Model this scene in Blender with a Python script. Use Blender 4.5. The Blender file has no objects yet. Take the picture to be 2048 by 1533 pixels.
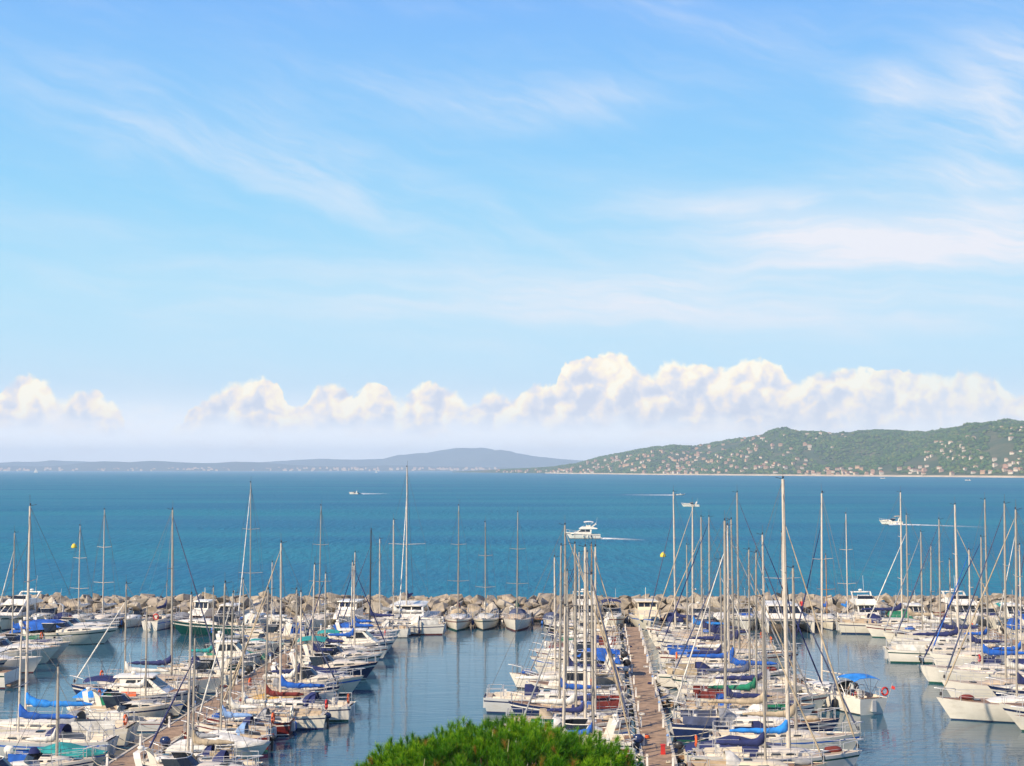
import bpy, bmesh, math, random
import numpy as np
from mathutils import Vector, Matrix

R = math.radians
scene = bpy.context.scene
# ------------------------------------------------------------------ camera
F = 2800.0            # focal length in photograph pixels (photograph 2048 x 1533)
HOR = 938.0           # pixel row of the true horizontal
CAMZ = 18.0
PITCH = math.atan((HOR - 766.5) / F)
cam_d = bpy.data.cameras.new('camera')
cam_d.lens = F / 2048 * 36.0
cam_d.sensor_width = 36.0
cam_d.clip_start = 0.5
cam_d.clip_end = 40000
cam = bpy.data.objects.new('camera', cam_d)
scene.collection.objects.link(cam)
cam.location = (0, 0, CAMZ)
cam.rotation_euler = (R(90) + PITCH, 0, 0)
scene.camera = cam

def ray(px, py):
    a = (px - 1024) / F
    b = (766.5 - py) / F
    cp, sp = math.cos(PITCH), math.sin(PITCH)
    return Vector((a, cp - b * sp, sp + b * cp))

def ground(px, py, z=0.0):
    d = ray(px, py)
    t = (z - CAMZ) / d.z
    return Vector((d.x * t, d.y * t, z))

def at_depth(px, py, Y):
    d = ray(px, py)
    t = Y / d.y
    return Vector((d.x * t, Y, CAMZ + d.z * t))

# ------------------------------------------------------------------ world / sky
SUN_AZ = math.atan2(-0.74, -0.68)      # from +Y towards +X : sun is behind-left of the camera
SUN_EL = R(34)
world = bpy.data.worlds.new('World')
scene.world = world
world.use_nodes = True
wt = world.node_tree
wt.nodes.clear()

class NB:
    """small helper for building math node networks"""
    def __init__(s, tree): s.t = tree
    def new(s, typ, **kw):
        n = s.t.nodes.new(typ)
        for k, v in kw.items(): setattr(n, k, v)
        return n
    def put(s, sock, v):
        if isinstance(v, bpy.types.NodeSocket): s.t.links.new(v, sock)
        elif v is not None: sock.default_value = v
    def m(s, op, a, b=None, c=None, clamp=False):
        n = s.new('ShaderNodeMath', operation=op, use_clamp=clamp)
        s.put(n.inputs[0], a); s.put(n.inputs[1], b); s.put(n.inputs[2], c)
        return n.outputs[0]
    def xyz(s, x, y, z):
        n = s.new('ShaderNodeCombineXYZ')
        s.put(n.inputs[0], x); s.put(n.inputs[1], y); s.put(n.inputs[2], z)
        return n.outputs[0]
    def sep(s, v):
        n = s.new('ShaderNodeSeparateXYZ'); s.put(n.inputs[0], v)
        return n.outputs
    def vm(s, op, a, b=None, sc=None):
        n = s.new('ShaderNodeVectorMath', operation=op)
        s.put(n.inputs[0], a)
        if b is not None: s.put(n.inputs[1], b)
        if sc is not None: s.put(n.inputs['Scale'], sc)
        return n.outputs[0]
    def noise(s, v, scale, detail=3, rough=0.5, dist=0.0):
        n = s.new('ShaderNodeTexNoise')
        s.put(n.inputs['Vector'], v)
        n.inputs['Scale'].default_value = scale
        n.inputs['Detail'].default_value = detail
        n.inputs['Roughness'].default_value = rough
        n.inputs['Distortion'].default_value = dist
        return n.outputs['Fac'], n.outputs['Color']
    def vor(s, v, scale, smooth=0.35):
        n = s.new('ShaderNodeTexVoronoi', feature='SMOOTH_F1', voronoi_dimensions='2D')
        s.put(n.inputs['Vector'], v)
        n.inputs['Scale'].default_value = scale
        n.inputs['Smoothness'].default_value = smooth
        return n.outputs['Distance']
    def step(s, v, a, b, o0=0.0, o1=1.0):
        n = s.new('ShaderNodeMapRange', interpolation_type='SMOOTHSTEP')
        s.put(n.inputs['Value'], v)
        s.put(n.inputs['From Min'], a); s.put(n.inputs['From Max'], b)
        s.put(n.inputs['To Min'], o0); s.put(n.inputs['To Max'], o1)
        return n.outputs['Result']
    def mix(s, f, a, b, blend='MIX'):
        n = s.new('ShaderNodeMix', data_type='RGBA', blend_type=blend)
        s.put(n.inputs[0], f)
        s.put(n.inputs[6], (*a, 1) if isinstance(a, tuple) and len(a) == 3 else a)
        s.put(n.inputs[7], (*b, 1) if isinstance(b, tuple) and len(b) == 3 else b)
        return n.outputs[2]
    def ramp(s, f, stops, interp='LINEAR'):
        n = s.new('ShaderNodeValToRGB')
        s.put(n.inputs[0], f)
        cr = n.color_ramp; cr.interpolation = interp
        while len(cr.elements) < len(stops): cr.elements.new(0.5)
        for e, (p, c) in zip(cr.elements, stops):
            e.position = p; e.color = (*c, 1)
        return n.outputs[0]

W = NB(wt)
tc = W.new('ShaderNodeTexCoord').outputs['Generated']
dx, dy, dz = W.sep(tc)[:3]
az_full = W.m('MULTIPLY', W.m('ARCTAN2', dx, dy), 180 / math.pi)
el = W.m('MULTIPLY', W.m('ARCSINE', dz), 180 / math.pi)
# the cloud field goes on all round the horizon: azimuth mirrored every 42 degrees
az = W.m('SUBTRACT', W.m('PINGPONG', W.m('ADD', az_full, 21.0), 42.0), 21.0)

sky = W.new('ShaderNodeTexSky', sky_type='NISHITA')
sky.sun_disc = False
sky.sun_elevation = SUN_EL
sky.sun_rotation = SUN_AZ
sky.altitude = 10
sky.air_density = 1.0
sky.dust_density = 0.6
sky.ozone_density = 2.0
nish = W.vm('SCALE', sky.outputs[0], sc=0.10)
def lin(r, g, b):
    f = lambda c: (c / 255 / 12.92) if c / 255 <= 0.04045 else ((c / 255 + 0.055) / 1.055) ** 2.4
    return (f(r), f(g), f(b))
grad = W.ramp(W.m('DIVIDE', el, 60.0, clamp=True), [
    (0.000, lin(226, 236, 250)), (0.035, lin(214, 234, 252)), (0.075, lin(196, 234, 255)),
    (0.12, lin(172, 229, 255)), (0.18, lin(150, 217, 255)), (0.25, lin(138, 203, 255)),
    (0.31, lin(127, 189, 255)), (0.45, lin(84, 132, 222)), (1.0, lin(44, 82, 160))])
skycol = W.mix(0.04, grad, nish)

# ---- cirrus
def blob(cx, cy, rx, ry, ang, amp):
    """one long soft patch of thin cloud, photograph pixels"""
    a0 = math.degrees(math.atan((cx - 1024) / F)); e0 = math.degrees(math.atan((HOR - cy) / F))
    x = W.m('SUBTRACT', az, a0); y = W.m('SUBTRACT', el, e0)
    c, s_ = math.cos(R(ang)), math.sin(R(ang))
    u = W.m('ADD', W.m('MULTIPLY', x, c * 48.9 / rx), W.m('MULTIPLY', y, s_ * 48.9 / rx))
    v = W.m('ADD', W.m('MULTIPLY', x, -s_ * 48.9 / ry), W.m('MULTIPLY', y, c * 48.9 / ry))
    r2 = W.m('ADD', W.m('MULTIPLY', u, u), W.m('MULTIPLY', v, v))
    return W.m('MULTIPLY', W.m('EXPONENT', W.m('MULTIPLY', r2, -1.0)), amp)
wob = W.noise(W.xyz(az, el, 0.0), 0.22, 3, 0.5)[1]
wv = W.vm('ADD', W.xyz(az, el, 0.0), W.vm('SCALE', wob, sc=1.8))
ws = W.sep(wv)
def streak(ang, sx, sy, z):
    c, s_ = math.cos(R(ang)), math.sin(R(ang))
    u = W.m('ADD', W.m('MULTIPLY', ws[0], c * sx), W.m('MULTIPLY', ws[1], s_ * sx))
    v = W.m('ADD', W.m('MULTIPLY', ws[0], -s_ * sy), W.m('MULTIPLY', ws[1], c * sy))
    return W.noise(W.xyz(u, v, z), 1.0, 6, 0.6)[0]
st1 = W.step(streak(-20, 0.14, 0.85, 3.0), 0.34, 0.72)
st2 = W.step(streak(-3, 0.10, 1.0, 9.0), 0.32, 0.70)
bl1 = None
for b in [(660, 370, 430, 80, -18, .50), (300, 270, 420, 70, -10, .26), (1180, 190, 260, 42, 6, .38), (860, 190, 330, 50, -6, .35),
          (1420, 40, 330, 36, -20, .40), (1790, 215, 60, 75, -60, .8), (2030, 240, 130, 130, -30, 1.15), (1960, 385, 220, 34, -8, .65)]:
    v = blob(*b); bl1 = v if bl1 is None else W.m('ADD', bl1, v)
bl2 = None
for b in [(1900, 490, 520, 80, -3, 1.5), (1520, 430, 300, 40, -9, .55), (1200, 585, 650, 55, -3, .75), (1500, 640, 800, 55, 0, .45),
          (500, 610, 700, 60, 0, .3), (100, 480, 300, 60, -5, .25), (1650, 530, 420, 30, 4, .4)]:
    v = blob(*b); bl2 = v if bl2 is None else W.m('ADD', bl2, v)
cir = W.m('ADD', W.m('MULTIPLY', bl1, W.m('MULTIPLY_ADD', st1, 0.8, 0.2)), W.m('MULTIPLY', bl2, W.m('MULTIPLY_ADD', st2, 0.55, 0.45)))
cir = W.m('ADD', cir, W.m('MULTIPLY', W.m('MULTIPLY', st1, st2), 0.16))
skycol = W.mix(W.m('MULTIPLY', cir, 0.80, clamp=True), skycol, lin(241, 243, 251))
# ---- haze near the horizon
skycol = W.mix(W.step(el, 3.6, 0.5, 0.0, 0.92), skycol, (1.28, 1.24, 1.20))
# ---- cumulus bank
TOPS = [(-40, 800), (0, 788), (20, 765), (60, 760), (100, 768), (125, 802), (150, 783), (180, 778), (212, 797), (240, 822), (300, 872), (355, 850), (385, 815),
        (412, 797), (440, 768), (480, 756), (530, 759), (560, 775), (597, 806), (622, 780), (650, 764), (680, 770), (705, 788), (745, 759),
        (775, 773), (802, 792), (832, 770), (870, 765), (915, 776), (942, 796), (985, 775), (1025, 792), (1060, 765), (1105, 772), (1118, 735),
        (1150, 718), (1230, 704), (1268, 718), (1292, 738), (1340, 720), (1400, 724), (1445, 736), (1500, 717), (1560, 733), (1588, 757),
        (1655, 737), (1720, 741), (1800, 741), (1900, 748), (1985, 754), (2020, 785), (2090, 800)]
fc = W.new('ShaderNodeFloatCurve')
cv = fc.mapping.curves[0]
pts = [((math.degrees(math.atan((p - 1024) / F)) + 21) / 42, math.degrees(math.atan((HOR - y) / F)) / 6) for p, y in TOPS]
cv.points[0].location = (0.0, pts[0][1]); cv.points[1].location = (1.0, pts[-1][1])
for p in pts:
    if 0.001 < p[0] < 0.999: cv.points.new(*p)
fc.mapping.update()
wob2 = W.noise(W.xyz(az, el, 4.0), 1.3, 3, 0.55)[1]
def soft(ox, oy):
    base = W.xyz(W.m('ADD', az, ox), W.m('ADD', el, oy), 0.0)
    p = W.vm('ADD', base, W.vm('SCALE', W.noise(base, 1.1, 3, 0.55)[1], sc=0.6))
    sq = lambda d: W.m('MULTIPLY', d, d)
    t = W.m('ADD', W.m('MULTIPLY', sq(W.vor(p, 0.60, 0.3)), 0.85), W.m('MULTIPLY', sq(W.vor(p, 1.5, 0.25)), 0.50))
    t = W.m('ADD', t, W.m('MULTIPLY', sq(W.vor(p, 3.6, 0.2)), 0.16))
    t = W.m('ADD', t, W.m('MULTIPLY', W.noise(base, 4.0, 4, 0.6)[0], 0.10))
    return W.m('SUBTRACT', 1.0, t)
def puff(ox, oy):
    base = W.xyz(W.m('ADD', az, ox), W.m('ADD', el, oy), 0.0)
    p = W.vm('ADD', base, W.vm('SCALE', W.noise(base, 1.4, 4, 0.6)[1], sc=0.55))
    a = W.vor(p, 0.85); b = W.vor(p, 2.0); c = W.vor(p, 4.6); n = W.noise(base, 5.0, 5, 0.62)[0]
    t = W.m('ADD', W.m('MULTIPLY', a, 0.50), W.m('MULTIPLY', b, 0.30))
    t = W.m('ADD', t, W.m('MULTIPLY', c, 0.16))
    t = W.m('ADD', t, W.m('MULTIPLY', n, 0.24))
    return W.m('SUBTRACT', 1.0, t)
P0 = puff(0.0, 0.0)
S0 = soft(0.0, 0.0); S1 = soft(-0.30, 0.26)
W.put(fc.inputs['Value'], W.m('DIVIDE', W.m('ADD', W.m('ADD', az, 21.0), W.m('MULTIPLY', W.m('SUBTRACT', W.sep(wob2)[0], 0.5), 0.45)), 42.0))
fc.inputs['Factor'].default_value = 1.0
prof = W.m('MULTIPLY', fc.outputs[0], 6.0)
hgt = W.m('ADD', W.m('SUBTRACT', prof, el), W.m('MULTIPLY', W.m('SUBTRACT', P0, 0.56), 0.75))
softn = W.noise(W.xyz(az, el, 11.0), 0.5, 2, 0.5)[0]
lowfade = W.step(el, W.m('MULTIPLY_ADD', softn, 1.6, 0.5), W.m('MULTIPLY_ADD', softn, 1.8, 1.5))
alpha = W.m('MULTIPLY', W.step(hgt, -0.02, W.m('MAXIMUM', W.m('MULTIPLY_ADD', softn, 1.5, -0.46), 0.07)), W.m('MULTIPLY', lowfade, W.step(az, 21.0, 8.0, 0.62, 0.92)))
lit = W.m('ADD', W.m('MULTIPLY', W.m('SUBTRACT', S0, S1), 1.7), W.m('MULTIPLY_ADD', hgt, -0.34, 0.88))
lit = W.m('ADD', lit, W.m('MULTIPLY', W.m('SUBTRACT', W.noise(W.xyz(az, el, 2.0), 0.9, 4, 0.6)[0], 0.5), 0.9), clamp=True)
ccol = W.ramp(lit, [(0.0, lin(200, 210, 232)), (0.35, lin(220, 224, 237)), (0.62, lin(244, 236, 230)), (0.85, lin(255, 247, 226)), (1.0, lin(255, 252, 236))])
ccol = W.vm('MULTIPLY', ccol, (1.20, 1.13, 1.04))
skycol = W.mix(alpha, skycol, ccol)
# faint far cloud layers under the bank
low = W.step(W.noise(W.xyz(W.m('MULTIPLY', az, 0.5), W.m('MULTIPLY', el, 1.3), 7.0), 1.1, 5, 0.6)[0], 0.45, 0.72)
low = W.m('MULTIPLY', low, W.m('MULTIPLY', W.step(el, 3.0, 1.6), W.step(el, 0.0, 0.7)))
skycol = W.mix(W.m('MULTIPLY', low, 0.6), skycol, (1.12, 1.04, 0.98))
bg = W.new('ShaderNodeBackground')
W.put(bg.inputs[0], skycol)
bg.inputs[1].default_value = 0.76
wo = W.new('ShaderNodeOutputWorld')
wt.links.new(bg.outputs[0], wo.inputs[0])
world.cycles.sampling_method = 'MANUAL'
world.cycles.sample_map_resolution = 1024

# ------------------------------------------------------------------ sun
sd = bpy.data.lights.new('sun', 'SUN')
sd.energy = 5.0
sd.angle = R(0.53)
sd.color = (1.0, 0.85, 0.64)
sun = bpy.data.objects.new('sun', sd)
scene.collection.objects.link(sun)
sdir = Vector((math.sin(SUN_AZ) * math.cos(SUN_EL), math.cos(SUN_AZ) * math.cos(SUN_EL), math.sin(SUN_EL)))
sun.rotation_euler = sdir.to_track_quat('Z', 'Y').to_euler()
sun.location = (-60, -60, 80)
# ------------------------------------------------------------------ exposure / render settings
scene.view_settings.view_transform = 'Standard'
scene.view_settings.look = 'None'
scene.view_settings.exposure = 0.40
scene.view_settings.gamma = 1.0
scene.render.engine = 'CYCLES'
scene.cycles.use_denoising = True
scene.cycles.denoiser = 'OPENIMAGEDENOISE'
scene.cycles.max_bounces = 6
scene.cycles.diffuse_bounces = 2
scene.cycles.glossy_bounces = 3
scene.cycles.transparent_max_bounces = 12
scene.cycles.volume_bounces = 1
scene.cycles.caustics_reflective = False
scene.cycles.caustics_refractive = False

# ================================================================== helpers
rng = random.Random(11)
C = scene.collection
def link(o): C.objects.link(o); return o
def empty(name, loc=(0, 0, 0), rz=0.0):
    o = bpy.data.objects.new(name, None); link(o)
    o.empty_display_size = 0.5
    o.location = loc; o.rotation_euler = (0, 0, rz)
    return o
def tag(o, label, cat, group=None):
    o['label'] = label; o['category'] = cat
    if group: o['group'] = group
    return o

class MB:
    def __init__(s): s.v = []; s.f = []; s.mi = []
    def add(s, vs, fs, mi=0):
        n = len(s.v); s.v += [tuple(v) for v in vs]
        s.f += [tuple(i + n for i in f) for f in fs]; s.mi += [mi] * len(fs)
        return s
    def box(s, x0, x1, y0, y1, z0, z1, mi=0, taper=0.0):
        t = taper
        vs = [(x0, y0, z0), (x1, y0, z0), (x1, y1, z0), (x0, y1, z0),
              (x0 + t, y0 + t, z1), (x1 - t, y0 + t, z1), (x1 - t, y1 - t, z1), (x0 + t, y1 - t, z1)]
        return s.add(vs, [(3, 2, 1, 0), (4, 5, 6, 7), (0, 1, 5, 4), (1, 2, 6, 5), (2, 3, 7, 6), (3, 0, 4, 7)], mi)
    def loft(s, rings, mi=0, closed=True, cap0=True, cap1=True, mats=None):
        n = len(rings[0]); vs = [p for r in rings for p in r]; fs = []; ms = []
        for k in range(len(rings) - 1):
            for j in range(n if closed else n - 1):
                a = k * n + j; b = k * n + (j + 1) % n
                fs.append((a, b, b + n, a + n)); ms.append(mats[j] if mats else mi)
        if cap0: fs.append(tuple(range(n - 1, -1, -1))); ms.append(mi)
        if cap1: fs.append(tuple((len(rings) - 1) * n + j for j in range(n))); ms.append(mi)
        k = len(s.v); s.v += [tuple(p) for p in vs]; s.f += [tuple(i + k for i in f) for f in fs]; s.mi += ms
        return s
    def tube(s, pts, rad, n=6, mi=0, cap=True, flat=1.0):
        pts = [Vector(p) for p in pts]
        if not isinstance(rad, (list, tuple)): rad = [rad] * len(pts)
        rings = []
        for i, p in enumerate(pts):
            d = (pts[min(i + 1, len(pts) - 1)] - pts[max(i - 1, 0)])
            if d.length < 1e-9: d = Vector((0, 0, 1))
            d.normalize()
            up = Vector((0, 0, 1)) if abs(d.z) < 0.9 else Vector((1, 0, 0))
            a = d.cross(up).normalized(); b = a.cross(d).normalized()
            rings.append([p + a * math.cos(2 * math.pi * k / n) * rad[i] * flat + b * math.sin(2 * math.pi * k / n) * rad[i] for k in range(n)])
        return s.loft(rings, mi, True, cap, cap)
    def ell(s, c, rx, ry, rz, nu=8, nv=5, mi=0):
        rings = []
        for i in range(1, nv):
            t = math.pi * i / nv
            rings.append([(c[0] + rx * math.sin(t) * math.cos(2 * math.pi * k / nu), c[1] + ry * math.sin(t) * math.sin(2 * math.pi * k / nu), c[2] - rz * math.cos(t)) for k in range(nu)])
        return s.loft(rings, mi)
    def mesh(s, name, mats, smooth=False, angle=None):
        me = bpy.data.meshes.new(name)
        me.from_pydata(s.v, [], s.f)
        for m_ in mats: me.materials.append(m_)
        if len(mats) > 1: me.polygons.foreach_set('material_index', s.mi)
        if smooth:
            me.polygons.foreach_set('use_smooth', [True] * len(me.polygons))
            if angle is not None: me.set_sharp_from_angle(angle=R(angle))
        me.update()
        return me
    def build(s, name, mats, parent=None, smooth=False, angle=None, loc=None):
        if not isinstance(mats, (list, tuple)): mats = [mats]
        o = bpy.data.objects.new(name, s.mesh(name, mats, smooth, angle)); link(o)
        o.parent = parent
        if loc is not None: o.location = loc
        return o

# ------------------------------------------------------------------ materials
MATS = {}
def mat(name, col, rough=0.5, metal=0.0, var=0.12, scale=3.0, bump=0.0, bscale=20.0, coat=0.0, dirt=None):
    if name in MATS: return MATS[name]
    m_ = bpy.data.materials.new(name); m_.use_nodes = True
    t = m_.node_tree; N = NB(t)
    p = t.nodes['Principled BSDF']
    p.inputs['Roughness'].default_value = rough
    p.inputs['Metallic'].default_value = metal
    p.inputs['Coat Weight'].default_value = coat
    co = N.new('ShaderNodeTexCoord').outputs['Object']
    inf = N.new('ShaderNodeObjectInfo').outputs['Random']
    v = N.vm('ADD', co, N.xyz(N.m('MULTIPLY', inf, 37.0), N.m('MULTIPLY', inf, 91.0), 0.0))
    f = N.noise(v, scale, 4, 0.6)[0]
    dark = tuple(c * (1 - var * 1.6) for c in col); light = tuple(min(1, c * (1 + var * 0.7)) for c in col)
    c = N.mix(N.step(f, 0.3, 0.7), dark, light)
    if dirt:
        g = N.noise(N.vm('MULTIPLY', v, (0.6, 0.6, 3.0)), scale * 1.7, 5, 0.65)[0]
        c = N.mix(N.m('MULTIPLY', N.step(g, 0.52, 0.75), dirt[1]), c, dirt[0])
    t.links.new(c, p.inputs['Base Color'])
    if bump:
        b = N.new('ShaderNodeBump'); b.inputs['Strength'].default_value = bump; b.inputs['Distance'].default_value = 0.03
        t.links.new(N.noise(v, bscale, 4, 0.6)[0], b.inputs['Height'])
        t.links.new(b.outputs[0], p.inputs['Normal'])
    MATS[name] = m_
    return m_
GEL = dict(rough=0.3, var=0.05, scale=0.9, dirt=((0.42, 0.36, 0.26), 0.35))
HULLS = {
    'white': mat('gelcoat_white', (0.84, 0.79, 0.69), **GEL), 'cream': mat('gelcoat_cream', (0.76, 0.66, 0.48), **GEL),
    'ivory': mat('gelcoat_ivory', (0.79, 0.73, 0.60), **GEL), 'pale grey': mat('gelcoat_grey', (0.58, 0.59, 0.58), **GEL),
    'navy': mat('gelcoat_navy', (0.015, 0.03, 0.10), rough=0.25, var=0.1), 'maroon': mat('gelcoat_maroon', (0.16, 0.02, 0.018), rough=0.3, var=0.12),
    'dark green': mat('gelcoat_green', (0.004, 0.065, 0.058), rough=0.3, var=0.1), 'black': mat('gelcoat_black', (0.02, 0.02, 0.022), rough=0.3),
    'bright blue': mat('gelcoat_blue', (0.02, 0.14, 0.55), rough=0.35)}
DECK = mat('deck_gelcoat', (0.72, 0.65, 0.54), rough=0.6, var=0.10, scale=2.0, dirt=((0.36, 0.31, 0.23), 0.4))
DECK2 = mat('deck_beige', (0.54, 0.43, 0.31), rough=0.65, var=0.12, scale=2.0, dirt=((0.3, 0.25, 0.18), 0.4))
TEAK = mat('teak', (0.30, 0.17, 0.085), rough=0.6, var=0.25, scale=6)
GLASS = mat('tinted_glass', (0.018, 0.024, 0.034), rough=0.06, var=0.1)
ALU = mat('mast_aluminium', (0.43, 0.39, 0.33), rough=0.42, metal=0.3, var=0.08)
ALUW = mat('mast_painted', (0.58, 0.52, 0.44), rough=0.45, var=0.08)
ALUD = mat('mast_dark', (0.035, 0.035, 0.04), rough=0.4, var=0.1)
WOODM = mat('mast_wood', (0.40, 0.22, 0.10), rough=0.45, var=0.2)
STEEL = mat('stainless', (0.62, 0.62, 0.62), rough=0.45, metal=0.4, var=0.05)
WIRE = mat('rigging_wire', (0.16, 0.15, 0.14), rough=0.5, metal=0.3, var=0.05)
ROPE = mat('rope', (0.62, 0.56, 0.44), rough=0.9, var=0.2)
RUB = mat('black_rubber', (0.02, 0.02, 0.022), rough=0.6)
ORANGE = mat('lifebuoy_orange', (0.75, 0.13, 0.03), rough=0.6, var=0.1)
REDM = mat('red_plastic', (0.55, 0.03, 0.025), rough=0.5)
YEL = mat('buoy_yellow', (0.80, 0.55, 0.03), rough=0.45, var=0.12)
def canvas(n, c): return mat('canvas_' + n, c, rough=0.88, var=0.22, scale=1.6, bump=0.6, bscale=6)
CANV = {'navy': canvas('navy', (0.018, 0.028, 0.12)), 'blue': canvas('blue', (0.012, 0.11, 0.48)), 'sky blue': canvas('sky_blue', (0.02, 0.24, 0.72)),
        'teal': canvas('teal', (0.02, 0.30, 0.30)), 'green': canvas('green', (0.01, 0.20, 0.11)), 'white': canvas('white', (0.74, 0.72, 0.66)),
        'beige': canvas('beige', (0.48, 0.39, 0.27)), 'grey': canvas('grey', (0.30, 0.31, 0.33)), 'slate': canvas('slate', (0.07, 0.09, 0.17)),
        'maroon': canvas('maroon', (0.20, 0.03, 0.025)), 'black': canvas('black', (0.025, 0.025, 0.03)), 'yellow': canvas('yellow', (0.62, 0.38, 0.10)),
        'pale blue': canvas('pale_blue', (0.22, 0.36, 0.62))}
ANTI = {'blue': mat('antifoul_blue', (0.015, 0.04, 0.13), rough=0.8), 'red': mat('antifoul_red', (0.16, 0.025, 0.02), rough=0.8),
        'black': mat('antifoul_black', (0.02, 0.022, 0.025), rough=0.8), 'green': mat('antifoul_green', (0.01, 0.10, 0.07), rough=0.8)}
# ================================================================== the setting
def water_mat(name, base, rough, layers, strength, dist, patch=None, spec=0.5):
    m_ = bpy.data.materials.new(name); m_.use_nodes = True
    t = m_.node_tree; N = NB(t); p = t.nodes['Principled BSDF']
    p.inputs['Roughness'].default_value = rough
    p.inputs['IOR'].default_value = 1.333
    p.inputs['Specular IOR Level'].default_value = spec
    co = N.new('ShaderNodeNewGeometry').outputs['Position']
    h = None
    for sx, sy, w, d in layers:
        f = N.noise(N.vm('MULTIPLY', co, (sx, sy, 1.0)), 1.0, d, 0.55, 0.3)[0]
        f = N.m('MULTIPLY', f, w)
        h = f if h is None else N.m('ADD', h, f)
    b = N.new('ShaderNodeBump'); b.inputs['Distance'].default_value = dist; b.inputs['Strength'].default_value = strength
    t.links.new(h, b.inputs['Height']); t.links.new(b.outputs[0], p.inputs['Normal'])
    if patch:
        f = N.noise(N.vm('MULTIPLY', co, (patch[1], patch[2], 1.0)), 1.0, 4, 0.6)[0]
        t.links.new(N.mix(N.step(f, 0.35, 0.68), base, patch[0]), p.inputs['Base Color'])
        if len(patch) > 3:
            f2 = N.noise(N.vm('MULTIPLY', co, (patch[3], patch[4], 1.0)), 1.0, 3, 0.6)[0]
            t.links.new(N.m('MULTIPLY_ADD', N.step(f2, 0.4, 0.7), strength * 0.55, strength * 0.6), b.inputs['Strength'])
    else:
        p.inputs['Base Color'].default_value = (*base, 1)
    return m_
SEA = water_mat('sea_water', (0.012, 0.152, 0.268), 0.25, [(0.45, 0.10, 1.6, 3), (0.16, 0.42, 1.0, 4), (0.7, 1.5, 0.35, 3), (0.03, 0.09, 1.2, 2)], 0.7, 0.9,
                patch=((0.016, 0.204, 0.284), 0.004, 0.012, 0.0016, 0.011), spec=0.09)
# choppy sea: the wave slopes cap how much sky it mirrors at a low angle
_t = SEA.node_tree; _N = NB(_t); _p = _t.nodes['Principled BSDF']
_d = _N.new('ShaderNodeBsdfDiffuse'); _g = _N.new('ShaderNodeBsdfGlossy'); _g.inputs['Roughness'].default_value = 0.32
_lw = _N.new('ShaderNodeLayerWeight'); _lw.inputs['Blend'].default_value = 0.30
_t.links.new(_p.inputs['Base Color'].links[0].from_socket, _d.inputs['Color'])
for _k in (_d, _g, _lw): _t.links.new(_p.inputs['Normal'].links[0].from_socket, _k.inputs['Normal'])
_mx = _N.new('ShaderNodeMixShader')
_t.links.new(_N.m('MULTIPLY_ADD', _lw.outputs['Fresnel'], 0.17, 0.03), _mx.inputs[0]); _t.links.new(_d.outputs[0], _mx.inputs[1]); _t.links.new(_g.outputs[0], _mx.inputs[2])
_t.links.new(_mx.outputs[0], _t.nodes['Material Output'].inputs[0]); _t.nodes.remove(_p)
HARB = water_mat('harbour_water', (0.022, 0.082, 0.132), 0.035, [(0.55, 1.9, 1.0, 3), (0.18, 0.5, 1.4, 2), (2.2, 5.0, 0.22, 2)], 0.11, 0.22,
                 patch=((0.024, 0.090, 0.140), 0.05, 0.11, 0.03, 0.09))
def sheet(name, x0, x1, y0, y1, z, m_, nx=1, ny=1):
    vs = [(x0 + (x1 - x0) * i / nx, y0 + (y1 - y0) * j / ny, z) for j in range(ny + 1) for i in range(nx + 1)]
    fs = [(j * (nx + 1) + i, j * (nx + 1) + i + 1, (j + 1) * (nx + 1) + i + 1, (j + 1) * (nx + 1) + i) for j in range(ny) for i in range(nx)]
    o = MB().add(vs, fs).build(name, m_); o['kind'] = 'structure'
    return o
sheet('sea', -9900, 9900, -350, 15900, -0.012, SEA)
sheet('harbour_water', -170, 170, 73, 170, 0.0, HARB)
ASPH = mat('quay_paving', (0.20, 0.17, 0.13), rough=0.9, var=0.2, scale=0.4, bump=0.3)
q = MB().box(-180, 180, -120, 74, -0.9, 1.3).build('quay', ASPH); q['kind'] = 'structure'

# ---- numpy value noise for terrain
_rs = np.random.RandomState(5)
_G = _rs.rand(256, 256)
def vnoise(x, y):
    xi = np.floor(x).astype(int); yi = np.floor(y).astype(int)
    fx = x - xi; fy = y - yi; fx = fx * fx * (3 - 2 * fx); fy = fy * fy * (3 - 2 * fy)
    g = lambda i, j: _G[i % 256, j % 256]
    return (g(xi, yi) * (1 - fx) + g(xi + 1, yi) * fx) * (1 - fy) + (g(xi, yi + 1) * (1 - fx) + g(xi + 1, yi + 1) * fx) * fy
def fbm(x, y, o=4):
    s = 0; a = 0.5
    for _ in range(o):
        s = s + a * vnoise(x, y); x = x * 2.03 + 17.1; y = y * 2.03 + 5.3; a *= 0.5
    return s

def hill_mat(name, cols, scale):
    m_ = bpy.data.materials.new(name); m_.use_nodes = True
    t = m_.node_tree; N = NB(t); p = t.nodes['Principled BSDF']
    p.inputs['Roughness'].default_value = 0.95; p.inputs['Specular IOR Level'].default_value = 0.1
    co = N.new('ShaderNodeNewGeometry').outputs['Position']
    f = N.noise(co, scale, 5, 0.6)[0]
    g = N.noise(co, scale * 0.12, 3, 0.5)[0]
    c = N.ramp(N.m('ADD', N.m('MULTIPLY', f, 0.65), N.m('MULTIPLY', g, 0.35)), [(0.30, cols[0]), (0.5, cols[1]), (0.68, cols[2])])
    t.links.new(c, p.inputs['Base Color'])
    return m_
HILLM = hill_mat('hill_scrub', [(0.030, 0.060, 0.022), (0.055, 0.085, 0.032), (0.16, 0.13, 0.065)], 0.02)
FARM = hill_mat('far_hill_wood', [(0.035, 0.055, 0.045), (0.05, 0.07, 0.05), (0.075, 0.085, 0.06)], 0.006)

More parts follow.
